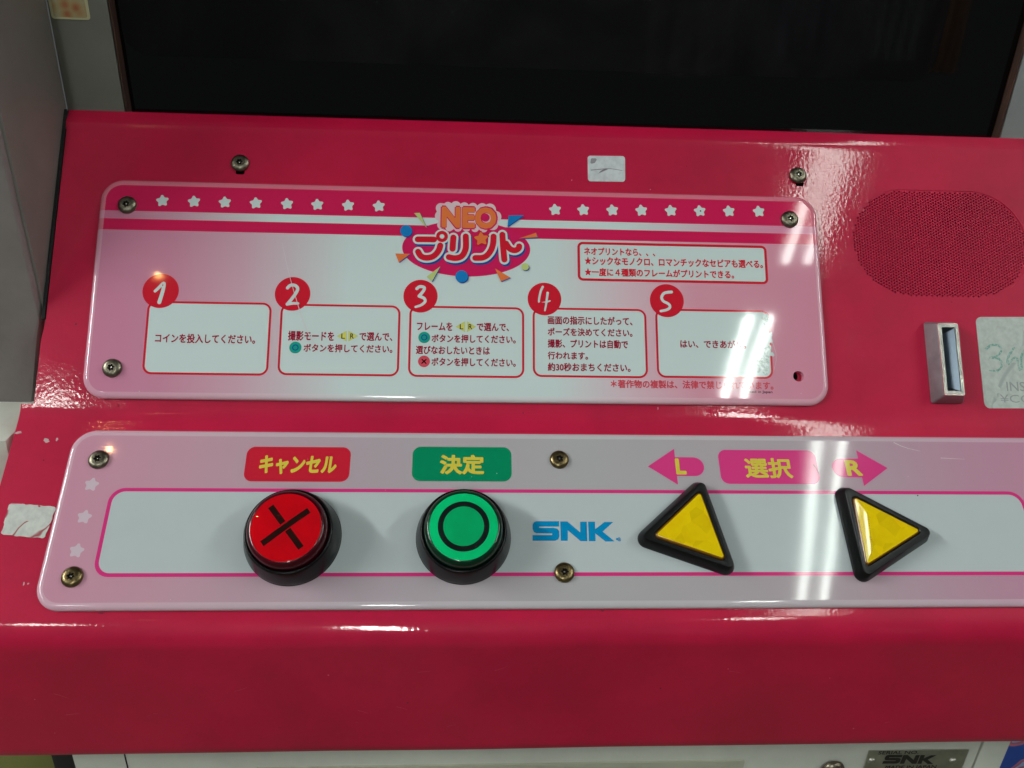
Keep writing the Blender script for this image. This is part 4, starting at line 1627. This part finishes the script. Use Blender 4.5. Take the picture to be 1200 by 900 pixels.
fl = put('floor', mesh('floor', [(-5, -5, -0.95), (5, -5, -0.95), (5, 5, -0.95), (-5, 5, -0.95)], [(0, 1, 2, 3)], t.m))
fl['kind'] = 'structure'
bag = wbox('waste_bin', cx_at(28), cx_at(84), cabY + 0.02, cabY + 0.12, -0.5, zb - 0.004, M['black_plastic'], None, (0, 0, 0), 0.004)
tag(bag, 'black bin corner in the gap at the bottom left under the panel', 'bin')
M['crate_green'] = paint('crate_green', (0.20, 0.21, 0.06))
crate = wbox('plastic_crate', cx_at(-60), cx_at(26), cabY + 0.03, cabY + 0.12, -0.5, zb + 0.0, M['crate_green'], None, (0, 0, 0), 0.003)
tag(crate, 'dull green crate edge at the very bottom left corner', 'crate')

# ------------------------------------------------------------------ wear marks on the enamel and a scratch on the plate
chip_m = NT('bare_primer').set(Base_Color=(0.50, 0.33, 0.34), Roughness=0.5).m
dark_m = NT('dirt_fleck').set(Base_Color=(0.03, 0.008, 0.010), Roughness=0.8).m


def fleck(plane, u, v, r, mat, seed, sx=1.0, sy_=1.0, rot=0.0):
    q = plane.at(u, v, 0)
    out = []
    for k in range(14):
        a = 2 * math.pi * k / 14
        f = r * (1 + 0.7 * noise.noise(Vector((math.cos(a) * 1.5, math.sin(a) * 1.5, seed * 2.7))))
        x, y = f * sx * math.cos(a), f * sy_ * math.sin(a)
        out.append((q[0] + x * math.cos(rot) - y * math.sin(rot), q[1] + x * math.sin(rot) + y * math.cos(rot)))
    v_, f_ = sheet(out, (), 0.00006)
    w = [tuple(plane.o + plane.ux * x + plane.uy * y + plane.n * z) for x, y, z in v_]
    put('paint_chip', mesh('paint_chip', w, f_, mat), panel)


for i, (pl, u, v, r_, mt, sx, sy_, ro) in enumerate([
        (LOW, 22, 507, 0.0012, chip_m, 1.8, 0.5, 0.2), (LOW, 55, 516, 0.0012, chip_m, 1.3, 0.8, -0.6), (LOW, 67, 515, 0.0007, chip_m, 1, 1.2, 0),
        (LOW, 28, 684, 0.0007, chip_m, 0.6, 1.2, 0), (LOW, 33, 684, 0.0005, chip_m, 0.8, 1, 0), (UP, 670, 211, 0.00035, chip_m, 0.6, 1.2, 0),
        (UP, 762, 222, 0.0003, chip_m, 0.8, 1, 0), (UP, 89, 380, 0.0005, dark_m, 1, 1, 0), (UP, 613, 484, 0.0004, dark_m, 0.6, 1.3, 0),
        (UP, 1115, 354, 0.0004, dark_m, 1.4, 0.7, 0), (UP, 771, 478.5, 0.0005, chip_m, 0.6, 1.3, 0), (UP, 125, 353, 0.0003, dark_m, 1, 1, 0),
        (LOW, 118, 718.5, 0.0006, dark_m, 2.2, 0.4, 0), (LOW, 706, 716, 0.0005, dark_m, 1.8, 0.5, 0), (LOW, 420, 717, 0.0004, dark_m, 1.5, 0.5, 0)]):
    fleck(pl, u, v, r_, mt, i, sx, sy_, ro)
AP = Plane(0, 0, 0)
AP.o = np.array([0, yb - 0.00002, 0.0])
AP.ux, AP.uy, AP.n = np.array([1., 0, 0]), np.array([0, 0, 1.]), np.array([0, -1., 0])
rs = random.Random(5)
scuff_m = NT('scuffed_enamel').set(Base_Color=(0.60, 0.12, 0.18), Roughness=0.6).m
for i in range(26):
    x, z = rs.uniform(-0.24, 0.27), rs.uniform(zb + 0.008, -0.062)
    ln, an = rs.uniform(0.001, 0.007), rs.uniform(-0.5, 0.5)
    w_ = rs.uniform(0.00008, 0.00018)
    pts = [(x, z), (x + ln * 0.5, z + ln * an * 0.4), (x + ln, z + ln * an)]
    if i % 3 == 0:
        v_, f_ = sheet(circle(x, z, rs.uniform(0.0002, 0.0005), 8), (), 0.0005)
    else:
        v_, f_ = sheet(stroke(pts, w_, w_ * 0.4, 1, 4), (), 0.0005)
    put('paint_scuff', mesh('paint_scuff', [tuple(AP.o + AP.ux * a_ + AP.uy * b_2 + AP.n * c_2) for a_, b_2, c_2 in v_], f_, scuff_m if i % 4 else dark_m), panel)
scr = gloss('scratch_white', (0.66, 0.62, 0.64), rough=0.25).m
P.add('scratch_line', stroke([U(331, 285), U(338, 318), U(347, 350), U(358, 385), U(368, 402)], 0.00016, 0.0005, 1, 4), scr, layer=19)
P.add('scratch_line', stroke([U(905, 402), U(910, 418), U(906, 436)], 0.0003, 0.0001, 1, 4), scr, layer=19)
Q.add('scratch_line', stroke([L(1047, 519), L(1060, 525), L(1078, 529)], 0.0004, 0.0001, 1, 4), scr, layer=8)
Q.add('scratch_line', stroke([L(1102, 537), L(1130, 538.5)], 0.0003, 0.0001, 0, 4), scr, layer=8)
rs = random.Random(11)
for i in range(16):
    u, v = rs.uniform(130, 940), rs.uniform(285, 462)
    q = U(u, v)
    P.add('dust_speck', circle(q[0], q[1], rs.uniform(0.00012, 0.00028), 6), M['worn'] if i % 2 else scr, layer=20)
for i in range(18):
    u, v = rs.uniform(90, 1190), rs.uniform(520, 705)
    if abs(v - 625) < 58 and (abs(u - 343) < 64 or abs(u - 543) < 62 or abs(u - 805) < 66 or abs(u - 1030) < 66):
        continue
    q = L(u, v)
    Q.add('dust_speck', circle(q[0], q[1], rs.uniform(0.00012, 0.00028), 6), M['worn'] if i % 2 else scr, layer=20)
Q.add('ink_speck', circle(*L(1075, 581), 0.0004, 8), M['black_ink'], layer=8)
Q.add('ink_speck', stroke([L(953, 545), L(956, 549), L(959, 555)], 0.0004, 0.0002, 1, 4), M['black_ink'], layer=8)

# clothes on a rail behind the viewer: they show faintly in the dark glass
YR = -2.3
YM = 2 * (YF + 0.0070) - YR


def garment(name, u0, u1, vb, ztop, col, label, seed, cat='garment'):
    x0, zb_ = on_y(u0, vb, YM)
    x1 = on_y(u1, vb, YM)[0]
    t = NT(name + '_cloth').set(Base_Color=col, Roughness=0.9)
    vs, fs = [], []
    nx, nz = 40, 12
    for side_ in (0, 1):
        for iz in range(nz + 1):
            for ix in range(nx + 1):
                fx, fz = ix / nx, iz / nz
                wv = math.sin(fx * 24 + seed) * 0.012 * (0.4 + 0.6 * (1 - fz)) + 0.01 * noise.noise(Vector((fx * 5, fz * 4, seed)))
                wdt = 1 - 0.25 * fz ** 3
                xm = (x0 + x1) / 2
                vs.append((xm + (x0 + (x1 - x0) * fx - xm) * wdt, YR + wv + (0.02 if side_ else 0.0), zb_ + 0.01 * noise.noise(Vector((fx * 3, seed, 0))) * (1 - fz) + (ztop - zb_) * fz))
    o = (nx + 1) * (nz + 1)
    for iz in range(nz):
        for ix in range(nx):
            a = iz * (nx + 1) + ix
            fs.append((a, a + nx + 1, a + nx + 2, a + 1))
            fs.append((o + a, o + a + 1, o + a + nx + 2, o + a + nx + 1))
    ob = put(name, mesh(name, vs, fs, t.m, smooth=80))
    tag(ob, label, cat, 'clothes hanging behind the viewer')


garment('hanging_shirt', 1018, 1072, 70, 0.80, (0.80, 0.82, 0.84), 'pale grey shirt hanging, faintly mirrored at right of the dark glass', 1.0)
garment('hanging_coat', 1075, 1112, 84, 0.80, (0.60, 0.36, 0.24), 'brownish coat hanging beside the pale grey shirt', 2.2)
garment('hanging_jacket', 742, 852, 84, 0.80, (0.55, 0.53, 0.52), 'dark grey jacket hanging, faintly mirrored near the middle of the glass', 3.1)
garment('hanging_cardigan', 905, 968, 60, 0.80, (0.34, 0.34, 0.48), 'dark bluish cardigan hanging between the jacket and the shirt', 4.6)
vv, ff = lathe([(0.012, 0.0), (0.012, 2.6)], 16)
rail = put('clothes_rail', mesh('clothes_rail', [(z * 1.6 - 0.6, y, x + 0.81) for x, y, z in vv], ff, M['screw_metal'], smooth=60))
rail.location = (0, YR + 0.01, 0)
tag(rail, 'metal rail behind the viewer that carries the hanging clothes', 'rail')

# ------------------------------------------------------------------ ceiling tubes and bulbs of the hall (they give the light, some added as fill)


def emit(name, col, s):
    mt = bpy.data.materials.new(name)
    mt.use_nodes = True
    nt = mt.node_tree
    nt.nodes.clear()
    e = nt.nodes.new('ShaderNodeEmission')
    e.inputs[0].default_value = (*col, 1)
    e.inputs[1].default_value = s
    out = nt.nodes.new('ShaderNodeOutputMaterial')
    nt.links.new(e.outputs[0], out.inputs[0])
    return mt


tube_m = emit('tube_light', TUBE_COLOR, TUBE_POWER)
tray_m = NT('tray_white').set(Base_Color=(0.6, 0.62, 0.6), Roughness=0.5).m


def fixture(x, y0, y1, z, gap, r, label, rot=0.0, mt=None):
    cy_ = (y0 + y1) / 2
    root = empty('ceiling_light', Matrix.Translation((x, cy_, z)) @ Matrix.Rotation(rot, 4, 'Z'), label, 'ceiling light', 'fluorescent lights of the hall')
    hl = (y1 - y0) / 2
    vv, ff = box(-gap - 0.03, gap + 0.03, -hl - 0.03, hl + 0.03, r + 0.004, r + 0.05)
    put('tray', mesh('tray', vv, ff, tray_m), root)
    for s in (-1, 1):
        vv, ff = [], []
        n = 16
        for yy_ in (-hl, hl):
            for k in range(n):
                vv.append((s * gap + r * math.cos(2 * math.pi * k / n), yy_, r * math.sin(2 * math.pi * k / n)))
        for k in range(n):
            ff.append((k, (k + 1) % n, n + (k + 1) % n, n + k))
        ff.append(tuple(range(n))[::-1])
        ff.append(tuple(range(n, 2 * n)))
        put('tube', mesh('tube', vv, ff, mt or tube_m, smooth=60), root)


near_m = emit('tube_light_near', TUBE_COLOR, 54.0)
far_m = emit('tube_light_far', (0.95, 0.99, 0.97), 118.0)
right_m = emit('tube_light_right', (0.95, 1.0, 0.96), 70.0)
left_m = emit('tube_light_left', (0.95, 0.99, 0.97), 150.0)
fixture(1.405, -1.62, -0.42, 2.6, 0.048, 0.016, 'twin tube ceiling light to the right')
fixture(1.325, -2.44, -1.92, 2.6, 0.048, 0.016, 'short twin tube ceiling light behind the viewer', mt=near_m)
fixture(-2.06, -3.10, -2.50, 2.6, 0.048, 0.016, 'short twin tube ceiling light to the left', mt=near_m)
fixture(-4.0, -2.4, 0.2, 2.6, 0.07, 0.03, 'long twin tube ceiling light far to the left', mt=left_m)
fixture(3.4, -2.6, -0.2, 2.6, 0.07, 0.022, 'long twin tube ceiling light far to the right', mt=right_m)  # unseen fill added for general light, clear of the plate reflections
fixture(-0.6, -6.4, -4.0, 2.6, 0.07, 0.03, 'long twin tube ceiling light far behind', mt=far_m)  # unseen fill added to brighten the front faces

bulb_m = emit('bulb_light', (1.0, 0.50, 0.18), BULB_POWER)
for (x, y) in ((-1.34, -1.75), (-1.35, -0.73)):
    vv, ff = lathe([(0.0015, -0.0065), (0.005, -0.0045), (0.0065, 0.0), (0.0045, 0.005), (0.0025, 0.008), (0.002, 0.011)], 16)
    b_ = put('pendant_bulb', mesh('pendant_bulb', vv, ff, bulb_m, smooth=60))
    b_.location = (x, y, 2.6)
    tag(b_, 'small warm bulb, the one ' + ('farther behind the viewer' if y < -1 else 'nearer to the machine'), 'bulb', 'warm bulbs of the hall')
